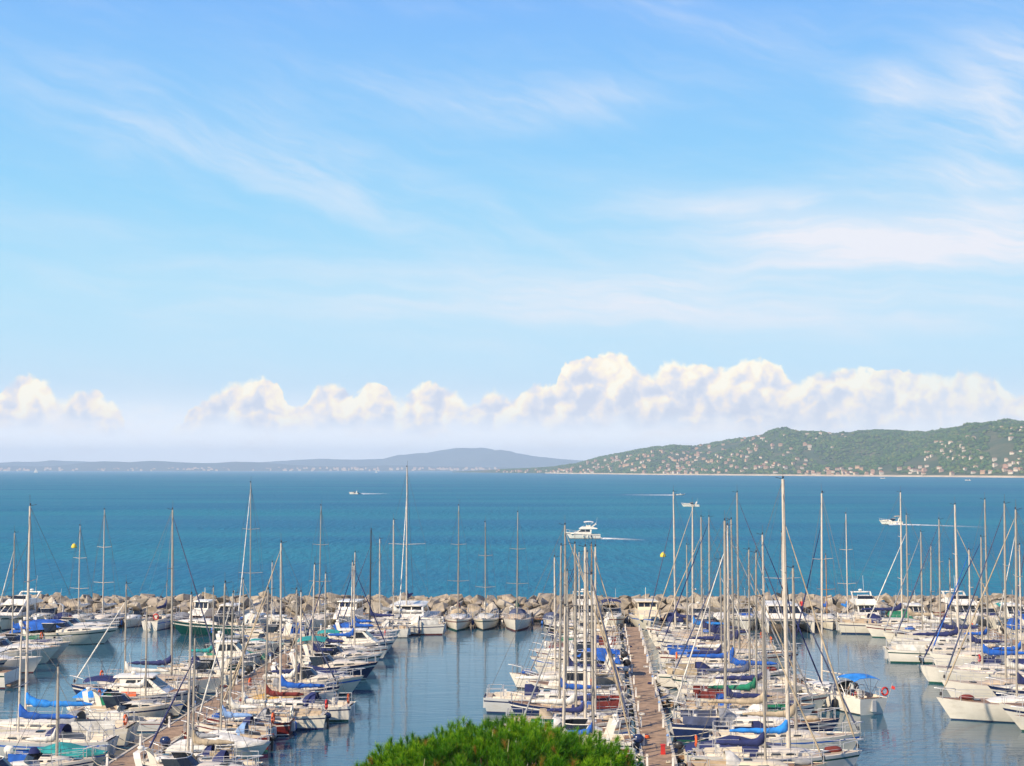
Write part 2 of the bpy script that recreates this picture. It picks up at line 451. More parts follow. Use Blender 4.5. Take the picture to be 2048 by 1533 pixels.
# ---- wooded headland across the bay
RIDGE = [(900, 944), (960, 941.5), (1040, 938), (1100, 935), (1150, 927), (1200, 912), (1260, 900), (1300, 892), (1350, 885), (1385, 888), (1450, 876),
         (1510, 868), (1565, 861), (1610, 866), (1660, 869), (1700, 862), (1750, 855), (1795, 856), (1850, 862), (1900, 856), (1950, 850), (2020, 843), (2100, 846), (2300, 870), (2600, 900), (2900, 930)]
COAST = [(900, 7000), (980, 6300), (1080, 5600), (1150, 4900), (1300, 4150), (1500, 3700), (1700, 3330), (2048, 2820), (2400, 2600), (2900, 2500)]
def interp(tab, x): return np.interp(x, [a for a, _ in tab], [b for _, b in tab])
NC, NR = 640, 64
pxs = np.linspace(905, 2890, NC)
D0 = interp(COAST, pxs)
depthspan = np.interp(pxs, [900, 1100, 1300, 2100, 2900], [250, 420, 1050, 1500, 1000])
D1 = D0 + depthspan
HR = CAMZ + (HOR - interp(RIDGE, pxs)) * D1 / F - 12.0 * np.clip((pxs - 1100) / 250, 0, 1)
def hill_z(px, v):
    """height of the headland at photograph column px and depth fraction v (0 shore, 1 ridge, 1.5 behind)"""
    px = np.asarray(px, float); v = np.asarray(v, float)
    d0 = np.interp(px, pxs, D0); d1 = np.interp(px, pxs, D1); hr = np.interp(px, pxs, HR)
    Y = d0 + (d1 - d0) * v; X = (px - 1024) / F * Y
    s = np.where(v <= 1, np.sin(np.clip(v, 0, 1) * math.pi / 2) ** 1.25, 1 - (v - 1) * 0.9)
    rel = (fbm(X * 0.0042 + 31, Y * 0.0032 + 7, 4) - 0.47)
    rel2 = (fbm(X * 0.03, Y * 0.03, 3) - 0.45)
    env = np.clip(v * (1.0 - v) * 4.0, 0, 1)
    z = 1.2 + (hr - 1.2) * s + rel * env * hr * 0.85 + rel2 * np.clip(v * 6, 0, 1) * 5 * np.clip(hr / 40, .2, 1)
    # nearer spur on the right side
    z = z + np.clip((px - 1830) / 160, 0, 1) * 46 * np.exp(-((v - 0.30) / 0.16) ** 2) * np.clip((2600 - px) / 300, 0, 1)
    z = np.where(v <= 0.0, -1.0 + 0 * z, np.maximum(z, 0.6))
    return X, Y, z
vs_ = np.concatenate([[0.0, 0.012], np.linspace(0.03, 1.0, 48), np.linspace(1.03, 1.5, NR - 50)])
PX, VV = np.meshgrid(pxs, vs_)
X, Y, Z = hill_z(PX, VV)
verts = np.stack([X.ravel(), Y.ravel(), Z.ravel()], 1)
def grid_mesh(name, verts, nc, nr, m_):
    i = np.arange(nc - 1); j = np.arange(nr - 1)
    I, J = np.meshgrid(i, j)
    a = (J * nc + I).ravel()
    f = np.stack([a, a + 1, a + 1 + nc, a + nc], 1)
    me = bpy.data.meshes.new(name)
    me.from_pydata(verts.tolist(), [], f.tolist())
    me.polygons.foreach_set('use_smooth', [True] * len(me.polygons))
    me.materials.append(m_)
    o = bpy.data.objects.new(name, me); link(o)
    return o
o = grid_mesh('headland', verts, NC, len(vs_), HILLM); o['kind'] = 'structure'

# ---- its wood: thousands of small crowns, one mass
ICO = bmesh.new(); bmesh.ops.create_icosphere(ICO, subdivisions=1, radius=1.0)
iv = np.array([v.co[:] for v in ICO.verts]); ifc = np.array([[v.index for v in f.verts] for f in ICO.faces]); ICO.free()
def blobs_mesh(name, pos, sx, sz, m_, seed):
    rs = np.random.RandomState(seed); n = len(pos)
    jit = 0.72 + 0.56 * rs.rand(n, len(iv), 1)
    V = iv[None] * jit * np.stack([sx, sx, sz], 1)[:, None, :] + pos[:, None, :]
    Fc = ifc[None] + (np.arange(n) * len(iv))[:, None, None]
    me = bpy.data.meshes.new(name)
    nv = n * len(iv); nf = n * len(ifc)
    me.vertices.add(nv); me.vertices.foreach_set('co', V.reshape(-1))
    me.loops.add(nf * 3); me.loops.foreach_set('vertex_index', Fc.reshape(-1).astype(np.int32))
    me.polygons.add(nf); me.polygons.foreach_set('loop_start', (np.arange(nf) * 3).astype(np.int32))
    me.update(calc_edges=True); me.validate()
    me.materials.append(m_)
    ca = me.color_attributes.new('tint', 'FLOAT_COLOR', 'POINT')
    t = np.repeat(rs.rand(n), len(iv)); ca.data.foreach_set('color', np.stack([t, t, t, np.ones_like(t)], 1).reshape(-1))
    o = bpy.data.objects.new(name, me); link(o); return o
def leaf_mat(name, a, b, c=None):
    m_ = bpy.data.materials.new(name); m_.use_nodes = True
    t = m_.node_tree; N = NB(t); p = t.nodes['Principled BSDF']
    p.inputs['Roughness'].default_value = 0.75; p.inputs['Specular IOR Level'].default_value = 0.2
    at = N.new('ShaderNodeAttribute', attribute_name='tint').outputs['Fac']
    t.links.new(N.ramp(at, [(0.0, a), (0.6, b), (1.0, c or b)]), p.inputs['Base Color'])
    return m_
WOODL = leaf_mat('headland_trees', (0.024, 0.062, 0.008), (0.052, 0.112, 0.014), (0.115, 0.140, 0.026))
# ---- villas on the headland
WALLS = [mat('villa_cream', (0.58, 0.45, 0.30), rough=0.9), mat('villa_white', (0.66, 0.57, 0.44), rough=0.9), mat('villa_ochre', (0.56, 0.36, 0.20), rough=0.9), mat('villa_pink', (0.54, 0.34, 0.23), rough=0.9)]
ROOFS = [mat('roof_terracotta', (0.36, 0.13, 0.065), rough=0.9, var=0.2), mat('roof_tile_pale', (0.46, 0.24, 0.14), rough=0.9, var=0.2)]
VGL = mat('villa_window', (0.05, 0.055, 0.06), rough=0.3)
def villa_mesh(w, d, h, roof_h, hip, wm, rm, seed):
    r_ = random.Random(seed); b = MB()
    def block(cx, cy, w, d, h, rh):
        b.box(cx - w / 2, cx + w / 2, cy - d / 2, cy + d / 2, -6, h, 0)
        e = 0.5; k = w * 0.28 if hip else 0.0
        vs = [(cx - w / 2 - e, cy - d / 2 - e, h - .05), (cx + w / 2 + e, cy - d / 2 - e, h - .05), (cx + w / 2 + e, cy + d / 2 + e, h - .05), (cx - w / 2 - e, cy + d / 2 + e, h - .05),
              (cx - w / 2 - e + k, cy, h + rh), (cx + w / 2 + e - k, cy, h + rh)]
        b.add(vs, [(0, 1, 5, 4), (2, 3, 4, 5), (1, 2, 5), (3, 0, 4), (3, 2, 1, 0)], 1)
        n = max(2, int(w / 3.2))
        for i in range(n):
            x = cx - w / 2 + w * (i + .5) / n
            for z in ([1.0, 4.0] if h > 5 else [1.0]):
                b.box(x - .7, x + .7, cy - d / 2 - .06, cy - d / 2 + .02, z, z + 1.7, 2)
    block(0, 0, w, d, h, roof_h)
    if r_.random() < 0.6: block(w * .45, -d * .3, w * .6, d * .7, h * .62, roof_h * .8)
    return b.mesh('villa', [wm, rm, VGL])
vmeshes = []
for k in range(10):
    r_ = random.Random(k)
    vmeshes.append(villa_mesh(r_.uniform(9, 14), r_.uniform(7, 9), r_.choice([3.6, 5.8, 6.4]), r_.uniform(1.6, 2.4), k % 2, WALLS[k % 4], ROOFS[(k // 2) % 2], k))
cand = []
rs = np.random.RandomState(21)
def addv(n, p0, p1, v0, v1):
    for _ in range(n):
        cand.append((rs.uniform(p0, p1), rs.uniform(v0, v1)))
addv(42, 985, 1160, 0.03, 0.45); addv(120, 1160, 1400, 0.02, 0.62); addv(110, 1330, 1620, 0.03, 0.42); addv(26, 1380, 1530, 0.5, 0.92)
addv(34, 1600, 1760, 0.02, 0.14); addv(55, 1650, 2046, 0.012, 0.09); addv(62, 1850, 2046, 0.05, 0.36); addv(12, 1500, 1700, 0.4, 0.7)
taken = []; vill = []
for p, v in cand:
    x, y, z = [float(a) for a in hill_z(p, v)]
    if any(abs(x - a) < 8 and abs(y - b) < 18 for a, b in taken): continue
    taken.append((x, y)); vill.append((x, y, z, p, v))
vill_more = vill[300:]; vill = vill[:300]
KINDN = ['cream', 'white', 'ochre', 'pink']
for k, (x, y, z, p, v) in enumerate(vill):
    i = rs.randint(10)
    o = bpy.data.objects.new('villa', vmeshes[i]); link(o)
    o.location = (x, y, z + 1.8); o.rotation_euler = (0, 0, rs.uniform(-.7, .7)); s = rs.uniform(0.52, 0.85); o.scale = (s, s, s)
    where = 'by the shore of the headland' if v < 0.1 else ('high on the wooded headland' if v > 0.45 else 'on the lower slope of the wooded headland')
    tag(o, f'small {KINDN[i % 4]} villa with {"terracotta" if (i // 2) % 2 == 0 else "pale tiled"} roof {where}', 'house', 'villas on the headland across the bay')
rs = np.random.RandomState(8)
nT = 24000
tp = rs.uniform(1000, 2150, nT * 2); tv = rs.uniform(0.03, 1.04, nT * 2)
keep = fbm(tp * 0.02, tv * 7, 3) > 0.32
tp, tv = tp[keep][:nT], tv[keep][:nT]
tx, ty, tz = hill_z(tp, tv)
for hx, hy in [(q[0], q[1]) for q in vill]:
    tz = np.where((np.abs(tx - hx) < 8) & (ty > hy - 45) & (ty < hy + 8), -60.0, tz)
sz = rs.uniform(2.8, 6.0, len(tp)) * np.clip((tp - 930) / 350, .45, 1)
o = blobs_mesh('headland_wood', np.stack([tx, ty, tz + sz * 0.35], 1), sz, sz * rs.uniform(0.5, 0.85, len(tp)), WOODL, 3)
o['kind'] = 'stuff'; o['label'] = 'dense green wood covering the headland across the bay'

bm = bmesh.new()
for x, y, z, p, v in vill_more:
    t = bmesh.new(); t.from_mesh(vmeshes[rs.randint(10)]); k = rs.uniform(.5, .8)
    t.transform(Matrix.Translation((x, y, z + 1.8)) @ Matrix.Rotation(rs.uniform(-.7, .7), 4, 'Z') @ Matrix.Scale(k, 4)); me = bpy.data.meshes.new('t'); t.to_mesh(me); t.free(); bm.from_mesh(me); bpy.data.meshes.remove(me)
me = bpy.data.meshes.new('more_villas'); bm.to_mesh(me); bm.free()
for m_ in (WALLS[1], ROOFS[1], VGL): me.materials.append(m_)
o = bpy.data.objects.new('hillside_houses', me); link(o); o['kind'] = 'stuff'; o['label'] = 'further small houses scattered over the headland'
# pale beach and sea wall along the shore
SAND = mat('beach_sand', (0.50, 0.40, 0.27), rough=0.95, var=0.15, scale=0.02)
b = MB()
bp = np.linspace(1090, 2200, 160)
d0 = np.interp(bp, pxs, D0)
rings = []
for p, d in zip(bp, d0):
    w = 2 + 9 * float(vnoise(np.array([p * 0.02]), np.array([3.3]))[0])
    f0 = d - 6; f1 = d + w
    rings.append([((p - 1024) / F * f0, f0, -0.3), ((p - 1024) / F * (f0 + 2), f0 + 2, 1.2), ((p - 1024) / F * f1, f1, 3.8), ((p - 1024) / F * (f1 + 8), f1 + 8, -0.5)])
b.loft(rings, closed=False, cap0=False, cap1=False)
o = b.build('beach', SAND); o['kind'] = 'structure'

# ---- far blue hills
def far_range(name, prof, D, dep, p0, p1, seed, nr=26):
    ps = np.linspace(p0, p1, 420)
    yr = interp(prof, ps)
    v = np.concatenate([np.linspace(0, 1, nr), np.linspace(1.06, 1.4, 5)])
    P, V_ = np.meshgrid(ps, v)
    hr = (CAMZ + (HOR - yr) * (D + dep) / F)[None]
    Yg = D + dep * V_; Xg = (P - 1024) / F * Yg
    s = np.where(V_ <= 1, np.sin(np.clip(V_, 0, 1) * math.pi / 2) ** 1.1, 1 - (V_ - 1))
    env = np.clip(V_ * (1.1 - V_) * 3, 0, 1)
    Zg = 0.5 + hr * s + (fbm(Xg * .002 + seed, Yg * .0015, 5) - .47) * env * hr * .9 + (fbm(Xg * .02, Yg * .02, 2) - .4) * 6 * env
    Zg = np.maximum(Zg, 0.4); Zg[0] = -1
    o = grid_mesh(name, np.stack([Xg.ravel(), Yg.ravel(), Zg.ravel()], 1), 420, len(v), FARM); o['kind'] = 'structure'
    return lambda p, vv: (np.interp(p, ps, yr), D + dep * vv)
far_range('distant_hills', [(-900, 930), (-300, 928), (0, 926), (60, 924.5), (110, 923), (150, 925), (230, 928), (420, 930), (520, 925), (580, 921), (640, 917), (680, 918.5), (720, 919), (770, 916), (830, 908), (880, 903),
                            (930, 900), (965, 898), (990, 901), (1030, 908), (1070, 914), (1100, 917), (1150, 921), (1250, 927), (1500, 936), (1700, 937)], 12500, 1500, -900, 1700, 3.0)
far_range('distant_coast', [(-900, 934), (0, 931), (60, 933), (120, 932), (160, 927), (210, 923.5), (260, 926), (310, 922.5), (350, 924), (400, 926), (470, 924.5), (520, 927), (600, 931), (700, 933), (800, 931), (900, 933), (1000, 936), (1100, 940), (1200, 943)], 10400, 1000, -900, 1200, 9.0)
b = MB(); rs = np.random.RandomState(4)
for _ in range(170):
    p = rs.uniform(-30, 1000); d = 10400 + rs.uniform(8, 300)
    z = 3 + (d - 10400) * 0.07; x = (p - 1024) / F * d; w = rs.uniform(5, 11); h = rs.uniform(4, 7)
    b.box(x - w, x + w, d - 5, d + 5, z - 10, z + h, 0, 0.0)
    b.box(x - w - .6, x + w + .6, d - 5.6, d + 5.6, z + h + .02, z + h + 3.5, 1, 3.0)
o = b.build('distant_town', [WALLS[0], ROOFS[1]]); o['kind'] = 'stuff'; o['label'] = 'far-off houses along the distant blue coast'

# ---- air between here and the far shore
hz = MB().box(-9990, 9990, -400, 15990, -1.3, 235).build('haze', [])
hz['kind'] = 'stuff'; hz['label'] = 'thin blue haze over the whole bay'
hm = bpy.data.materials.new('haze_air'); hm.use_nodes = True
ht = hm.node_tree; ht.nodes.clear()
pv = ht.nodes.new('ShaderNodeVolumePrincipled'); oo = ht.nodes.new('ShaderNodeOutputMaterial')
pv.inputs['Color'].default_value = (0.73, 0.85, 1.0, 1); pv.inputs['Density'].default_value = 0.00010; pv.inputs['Anisotropy'].default_value = 0.0
ht.links.new(pv.outputs[0], oo.inputs['Volume'])
hz.data.materials.append(hm)

# ---- breakwater of big boulders
ROCK = mat('breakwater_rock', (0.36, 0.305, 0.235), rough=0.92, var=0.30, scale=0.9, bump=0.9, bscale=3.0, dirt=((0.16, 0.13, 0.09), 0.6))
ROCK2 = mat('breakwater_rock_pale', (0.45, 0.40, 0.325), rough=0.92, var=0.25, scale=0.8, bump=0.9, bscale=3.0, dirt=((0.2, 0.16, 0.11), 0.5))
BW0 = 167.5
for m_ in (ROCK, ROCK2):        # weed and wet stone along the waterline
    t = m_.node_tree; N = NB(t); p = t.nodes['Principled BSDF']
    src = p.inputs['Base Color'].links[0].from_socket
    z = N.sep(N.new('ShaderNodeNewGeometry').outputs['Position'])[2]
    nz = N.noise(N.new('ShaderNodeNewGeometry').outputs['Position'], 0.8, 3, 0.6)[0]
    t.links.new(N.mix(N.step(N.m('ADD', z, N.m('MULTIPLY', nz, 0.4)), 0.62, 0.34), src, (0.055, 0.05, 0.03)), p.inputs['Base Color'])
core = MB().loft([[(x, BW0 - 1.0, -1.0), (x, BW0 + 3.6, 1.35), (x, BW0 + 8.5, 1.45), (x, BW0 + 14, -1.0)] for x in (-82, -40, 0, 40, 82)]).build('breakwater', ROCK)
tag(core, 'long breakwater of tan boulders between harbour and open sea', 'breakwater')
rock_me = []
for k in range(14):
    r_ = random.Random(100 + k); bm = bmesh.new()
    for _ in range(10):
        d = Vector((r_.gauss(0, 1), r_.gauss(0, 1), r_.gauss(0, 1))).normalized()
        e = Vector((abs(d.x) ** .72 * math.copysign(1, d.x), abs(d.y) ** .72 * math.copysign(1, d.y), abs(d.z) ** .72 * math.copysign(1, d.z)))
        bm.verts.new(e * r_.uniform(0.85, 1.2))
    res = bmesh.ops.convex_hull(bm, input=bm.verts)
    bmesh.ops.delete(bm, geom=[v for v in bm.verts if not v.link_faces], context='VERTS')
    bmesh.ops.bevel(bm, geom=bm.edges[:], offset=0.03, segments=1, affect='EDGES', profile=0.6)
    me = bpy.data.meshes.new('rock'); bm.to_mesh(me); bm.free()
    me.materials.append(ROCK if k % 3 else ROCK2); rock_me.append(me)
r_ = random.Random(77)
spots = []
for row, (yy, zz, s0, s1) in enumerate([(-.1, 0.0, .4, .95), (.9, 0.40, .4, 1.15), (2.0, 0.90, .5, 1.3), (3.2, 1.38, .5, 1.3), (4.4, 1.76, .5, 1.2)]):
    x = -72 + r_.random()
    while x < 72:
        s = r_.uniform(s0, s1); spots.append((x + s, BW0 + yy + r_.uniform(-.35, .35), zz + r_.uniform(-.15, .2), s)); x += 1.5 * s
r_.shuffle(spots)
vis = sorted(spots, key=lambda q: (abs(q[0]) > 64) * 10 - q[3])
def rockrot(): return (r_.uniform(-.5, .5), r_.uniform(-.5, .5), r_.uniform(0, 6.28))
for x, y, z, s in vis[:300]:
    o = bpy.data.objects.new('rock', r_.choice(rock_me)); link(o); o.parent = core
    o.location = (x, y, z); o.rotation_euler = rockrot(); o.scale = (s * r_.uniform(.9, 1.35), s * r_.uniform(.75, 1.05), s * r_.uniform(.5, .8))
rest = vis[300:]
for row, (yy, zz) in enumerate([(5.8, 1.75), (7.2, 1.65), (8.6, 1.2), (10.2, .5), (12, -.1)]):
    x = -80
    while x < 80:
        s = r_.uniform(.7, 1.2); rest.append((x, BW0 + yy + r_.uniform(-.3, .3), zz + r_.uniform(-.15, .15), s)); x += 1.6 * s
bm = bmesh.new()
for x, y, z, s in rest:
    t = bmesh.new(); t.from_mesh(r_.choice(rock_me))
    from mathutils import Euler
    M = Matrix.Translation((x, y, z)) @ Euler(rockrot()).to_matrix().to_4x4() @ Matrix.Diagonal((s * 1.15, s * .9, s * .7, 1))
    t.transform(M); me = bpy.data.meshes.new('t'); t.to_mesh(me); t.free(); bm.from_mesh(me); bpy.data.meshes.remove(me)
me = bpy.data.meshes.new('rock_mass'); bm.to_mesh(me); bm.free(); me.materials.append(ROCK)
o = bpy.data.objects.new('rock_mass', me); link(o); o.parent = core; o['kind'] = 'stuff'

# ---- pontoons: (x near, x far) between Y = 74 and Y = 156
PLANK = mat('pontoon_planks', (0.37, 0.25, 0.16), rough=0.85, var=0.22, scale=1.2, dirt=((0.32, 0.24, 0.16), 0.4))
BEAM = mat('pontoon_edge', (0.60, 0.54, 0.44), rough=0.7, var=0.15)
CONC = mat('pontoon_float', (0.33, 0.30, 0.25), rough=0.9)
PEDM = mat('pedestal_white', (0.78, 0.76, 0.72), rough=0.5)
PIERS = {'A': ((-23.4, 74), (-19.75, 155.5)), 'B': ((8.1, 74), (13.2, 156.0)), 'C': ((45.7, 74), (51.2, 156.0)), 'D': ((-56.8, 74), (-52.8, 155.0))}
PNAME = {'A': 'the pontoon with maroon sailboats', 'B': 'the bare brown pontoon', 'C': 'the pontoon of big motor yachts', 'D': 'the pontoon of the flybridge cruiser'}
PW = 1.75
PORD = 'first second third fourth fifth sixth seventh eighth ninth tenth eleventh twelfth thirteenth fourteenth'.split()
def pier_x(p, Y):
    (x0, y0), (x1, y1) = PIERS[p]
    return x0 + (x1 - x0) * (Y - y0) / (y1 - y0)
def pier_ang(p):
    (x0, y0), (x1, y1) = PIERS[p]
    return math.atan2(y1 - y0, x1 - x0)
panel_me = None
for p in 'ABCD':
    (x0, y0), (x1, y1) = PIERS[p]
    Lp = math.hypot(x1 - x0, y1 - y0)
    root = empty('pontoon_walkway', (x0, y0, 0), pier_ang(p))
    tag(root, {'A': 'brown plank pontoon crowded by boats, nearest the maroon sailboats', 'B': 'bare brown plank pontoon running from the pine towards the breakwater',
               'C': 'brown plank pontoon behind the big motor yachts', 'D': 'brown plank pontoon behind the white flybridge cruiser'}[p], 'pontoon', 'walkways of the marina')
    n = int(Lp / 2.05); pl = Lp / n
    bpn = MB()
    for k in range(13):
        a = pl * k / 13
        bpn.box(a + .006, a + pl / 13 - .006, -PW / 2, PW / 2, 0.50, 0.555 + 0.004 * (k % 3 == 1))
    pme = bpn.mesh('deck_panel', [PLANK])
    for k in range(n):
        o = bpy.data.objects.new('deck_panel', pme); link(o); o.parent = root; o.location = (k * pl, 0, 0.006 * (k % 2)); o.scale = ((pl - 0.035) / pl, 1, 1)
    for s in (-1, 1):
        MB().box(0, Lp, s * (PW / 2 + .10) - .085, s * (PW / 2 + .10) + .085, 0.30, 0.60).build('edge_beam', BEAM, root)
    k = 0.5
    while k < Lp - 3:
        MB().box(k, k + 2.6, -PW / 2 + .05, PW / 2 - .05, -0.6, 0.44, 0, .06).build('float', CONC, root); k += 5.2
    # service pedestals
    k = 3.0; i = 0; k_i = 0
    while k < Lp - 1:
        for s in ((-1, 1) if p in 'B' else (1,)):
            pr = empty('service_pedestal', (x0 + math.cos(pier_ang(p)) * k - math.sin(pier_ang(p)) * s * (PW / 2 - .12), y0 + math.sin(pier_ang(p)) * k + math.cos(pier_ang(p)) * s * (PW / 2 - .12), 0.55), pier_ang(p))
            MB().box(-.08, .08, -.07, .07, 0, .62, 0, .015).build('post', PEDM, pr)
            MB().box(-.10, .10, -.09, .09, .62, .74, 0, .03).build('cap', CANV['pale blue'] if i % 4 == 0 else BEAM, pr)
            tag(pr, f'white service post, {PORD[k_i]} from shore, {"pine edge" if s * (1 if p in "BC" else -1) > 0 else "far edge"} of {PNAME[p]}', 'service post', 'service posts along the pontoons')
            i += 1
        k += 6.3; k_i += 1
# narrow plank walkway at the foot of the breakwater
q0 = empty('quay_walkway', (-76, BW0 - 1.35, 0))
for k in range(76):
    if k % 9 == 8: continue
    MB().box(k * 2, k * 2 + 1.96, -.55, .55, .34, .46).build('deck_panel', TEAK, q0)
tag(q0, 'narrow dark plank walkway along the foot of the boulders', 'walkway')
for k in range(0, 77, 4):
    MB().tube([(k * 2 + .5, -.45, -1.0), (k * 2 + .5, -.45, .34)], .12).build('pile', CONC, q0)
# ================================================================== boats
class Hull:
    """lofted hull; x from 0 (stern) to L (bow), origin on the waterline"""
    def __init__(s, L, B, fb, kind):
        s.L, s.B, s.fb, s.kind = L, B, fb, kind
    def hb(s, t):
        if s.kind == 'sail':
            if t < .45: k = .70 + .30 * math.sin(t / .45 * math.pi / 2)
            else: k = 1 - ((t - .45) / .55) ** 2.1
        elif s.kind == 'open':
            k = .86 + .14 * math.sin(min(1, t / .4) * math.pi / 2) if t < .4 else 1 - ((t - .4) / .6) ** 2.3
        elif s.kind == 'cat':
            k = .8 + .2 * math.sin(t / .4 * math.pi / 2) if t < .4 else 1 - ((t - .4) / .6) ** 1.9
        else:
            k = .93 + .07 * math.sin(min(1, t / .5) * math.pi / 2) if t < .5 else 1 - ((t - .5) / .5) ** 2.6
        return max(.018, k * s.B / 2)
    def zs(s, t):
        if s.kind == 'sail': return s.fb * (1 + .30 * (t - .32) ** 2 / .46)
        if s.kind == 'cat': return s.fb * (1 + .08 * t)
        return s.fb * (.86 + .42 * t ** 1.7)
    def top(s, x):
        t = min(1, max(0, x / s.L)); return s.zs(t)
    def half(s, x): return s.hb(min(1, max(0, x / s.L)))
    def build(s, parent, topm, stripem, antim, bootm=None):
        ts = [0, .07, .18, .32, .46, .6, .72, .82, .9, .955, 1.0]
        rings = []
        for t in ts:
            zs = s.zs(t); hb = s.hb(t)
            k = (.16 + .62 * t ** 3) if s.kind in ('sail', 'cat') else (.12 + .80 * t ** 2.6)
            rk = (.10 if s.kind in ('sail',) else (.03 if s.kind == 'cat' else .17))
            zl = [-.40, -.03, .07, .14, zs * .45, zs * .74, zs * .83, zs]
            r = []
            for z in zl:
                u = (z + .42) / (zs + .42)
                w = hb * max(.02, u) ** k
                x = s.L * t - rk * s.L * (1 - u) * max(0, (t - .45) / .55) ** 2
                if s.kind == 'sail' and t < .1: x += (u - .5) * (-.035) * s.L * (1 - t / .1)
                r.append((x, w, z))
            rings.append([(p[0], -p[1], p[2]) for p in reversed(r)] + r)
        m_ = [0, 1, 0, 0, 2, 2, 2, 2, 2, 2, 2, 0, 0, 1, 0]
        # rows: reversed starboard (7 rows), bottom, port (7 rows)
        rows = [2, 2, 2, 2, 2, 2, 2]
        col = [0, 1, 0, 0, 3, 2, 2]   # from sheer down: top, stripe, top, top, boot, anti, anti
        mats = col + [2] + list(reversed(col))
        b = MB(); b.loft(rings, 0, closed=False, cap0=False, cap1=False, mats=mats)
        n = len(rings[0])
        b.f.append(tuple(range(n))); b.mi.append(0)
        return b.build('hull', [topm, stripem, antim, bootm or antim], parent, smooth=True, angle=38)
    def deck(s, parent, dm, cm, c0=None, c1=None, cw=.6, depth=.5, sink=.03):
        L = s.L
        xs = [L * t for t in (0, .07, .18, .32, .46, .6, .72, .82, .9, .955, .995)]
        st = [(x, False) for x in xs]
        if c0 is not None:
            st = [(x, c0 < x < c1) for x in xs if abs(x - c0) > .02 and abs(x - c1) > .02] + [(c0, False), (c0 + .001, True), (c1 - .001, True), (c1, False)]
            st.sort()
        rings = []
        for x, inc in st:
            zs = s.top(x) - sink; hb = max(.01, s.half(x) - .04); w = min(cw * s.B / 2, hb * .8)
            zf = max(.06, zs - depth) if inc else zs + .03
            rings.append([(x, -hb, zs), (x, -w, zs + .03), (x, -w * .97, zf), (x, w * .97, zf), (x, w, zs + .03), (x, hb, zs)])
        b = MB(); b.loft(rings, 0, closed=False, cap0=False, cap1=False, mats=[0, 0, 1, 0, 0])
        return b.build('deck', [dm, cm], parent)

def trunk(b, stations, mi=0):
    """cabin trunk: stations (x, half width, z base, height)"""
    rings = []
    for x, w, z, h in stations:
        rings.append([(x, -w, z - .05), (x, -w * .95, z + h * .72), (x, -w * .80, z + h * .95), (x, 0, z + h * 1.06), (x, w * .80, z + h * .95), (x, w * .95, z + h * .72), (x, w, z - .05)])
    b.loft(rings, mi)
def trunk_window(stations, xa, xb, f0, f1, side, parent, m_=None):
    def at(x, f):
        for (x0, w0, z0, h0), (x1, w1, z1, h1) in zip(stations, stations[1:]):
            if x0 <= x <= x1:
                k = (x - x0) / (x1 - x0 + 1e-9); w = w0 + (w1 - w0) * k; z = z0 + (z1 - z0) * k; h = h0 + (h1 - h0) * k
                return (x, side * (w * (1 - .05 * f / .72) + .014), z + h * f)
        return None
    e = (xb - xa) * .12
    p = [at(xa, f0), at(xb, f0), at(xb - e, f1), at(xa + e, f1)]
    if None in p: return
    if side > 0: p.reverse()
    MB().add(p, [(0, 1, 2, 3)]).build('window', m_ or GLASS, parent)

def house(parent, name, prof, w0, w1, m_, wins=(), front=None, winm=None, smooth=False):
    """superstructure from a side profile [(x,z)...]; half width w0 at its foot, w1 at its top; wins = side window outlines"""
    zlo = min(z for _, z in prof); zhi = max(z for _, z in prof)
    wd = lambda z: w0 + (w1 - w0) * (z - zlo) / max(.01, zhi - zlo)
    n = len(prof); b = MB()
    vs = [(x, -wd(z), z) for x, z in prof] + [(x, wd(z), z) for x, z in prof]
    fs = [tuple(range(n - 1, -1, -1)), tuple(range(n, 2 * n))] + [(i, (i + 1) % n, (i + 1) % n + n, i + n) for i in range(n)]
    b.add(vs, fs)
    o = b.build(name, m_, parent)
    for poly in wins:
        for s in (-1, 1):
            p = [(x, s * (wd(z) + .012), z) for x, z in poly]
            if s < 0: p.reverse()
            MB().add(p, [tuple(range(len(p)))]).build('window', winm or GLASS, o)
    if front:
        (xa, za), (xb, zb) = front      # lower and upper ends of the raked screen
        nx, nz = (zb - za), -(xb - xa); l = math.hypot(nx, nz) or 1; nx, nz = nx / l * .015, nz / l * .015
        if nx < 0: nx, nz = -nx, -nz
        k0, k1 = .10, .88
        pa = (xa + (xb - xa) * k0 + nx, za + (zb - za) * k0 + nz); pb = (xa + (xb - xa) * k1 + nx, za + (zb - za) * k1 + nz)
        npan = 3
        for i in range(npan):
            f0 = -1 + 2 * i / npan + .035; f1 = -1 + 2 * (i + 1) / npan - .035
            wa, wb = wd(pa[1]) * .93, wd(pb[1]) * .93
            MB().add([(pa[0], f0 * wa, pa[1]), (pa[0], f1 * wa, pa[1]), (pb[0], f1 * wb, pb[1]), (pb[0], f0 * wb, pb[1])], [(0, 1, 2, 3)]).build('windscreen_pane', winm or GLASS, o)
    return o

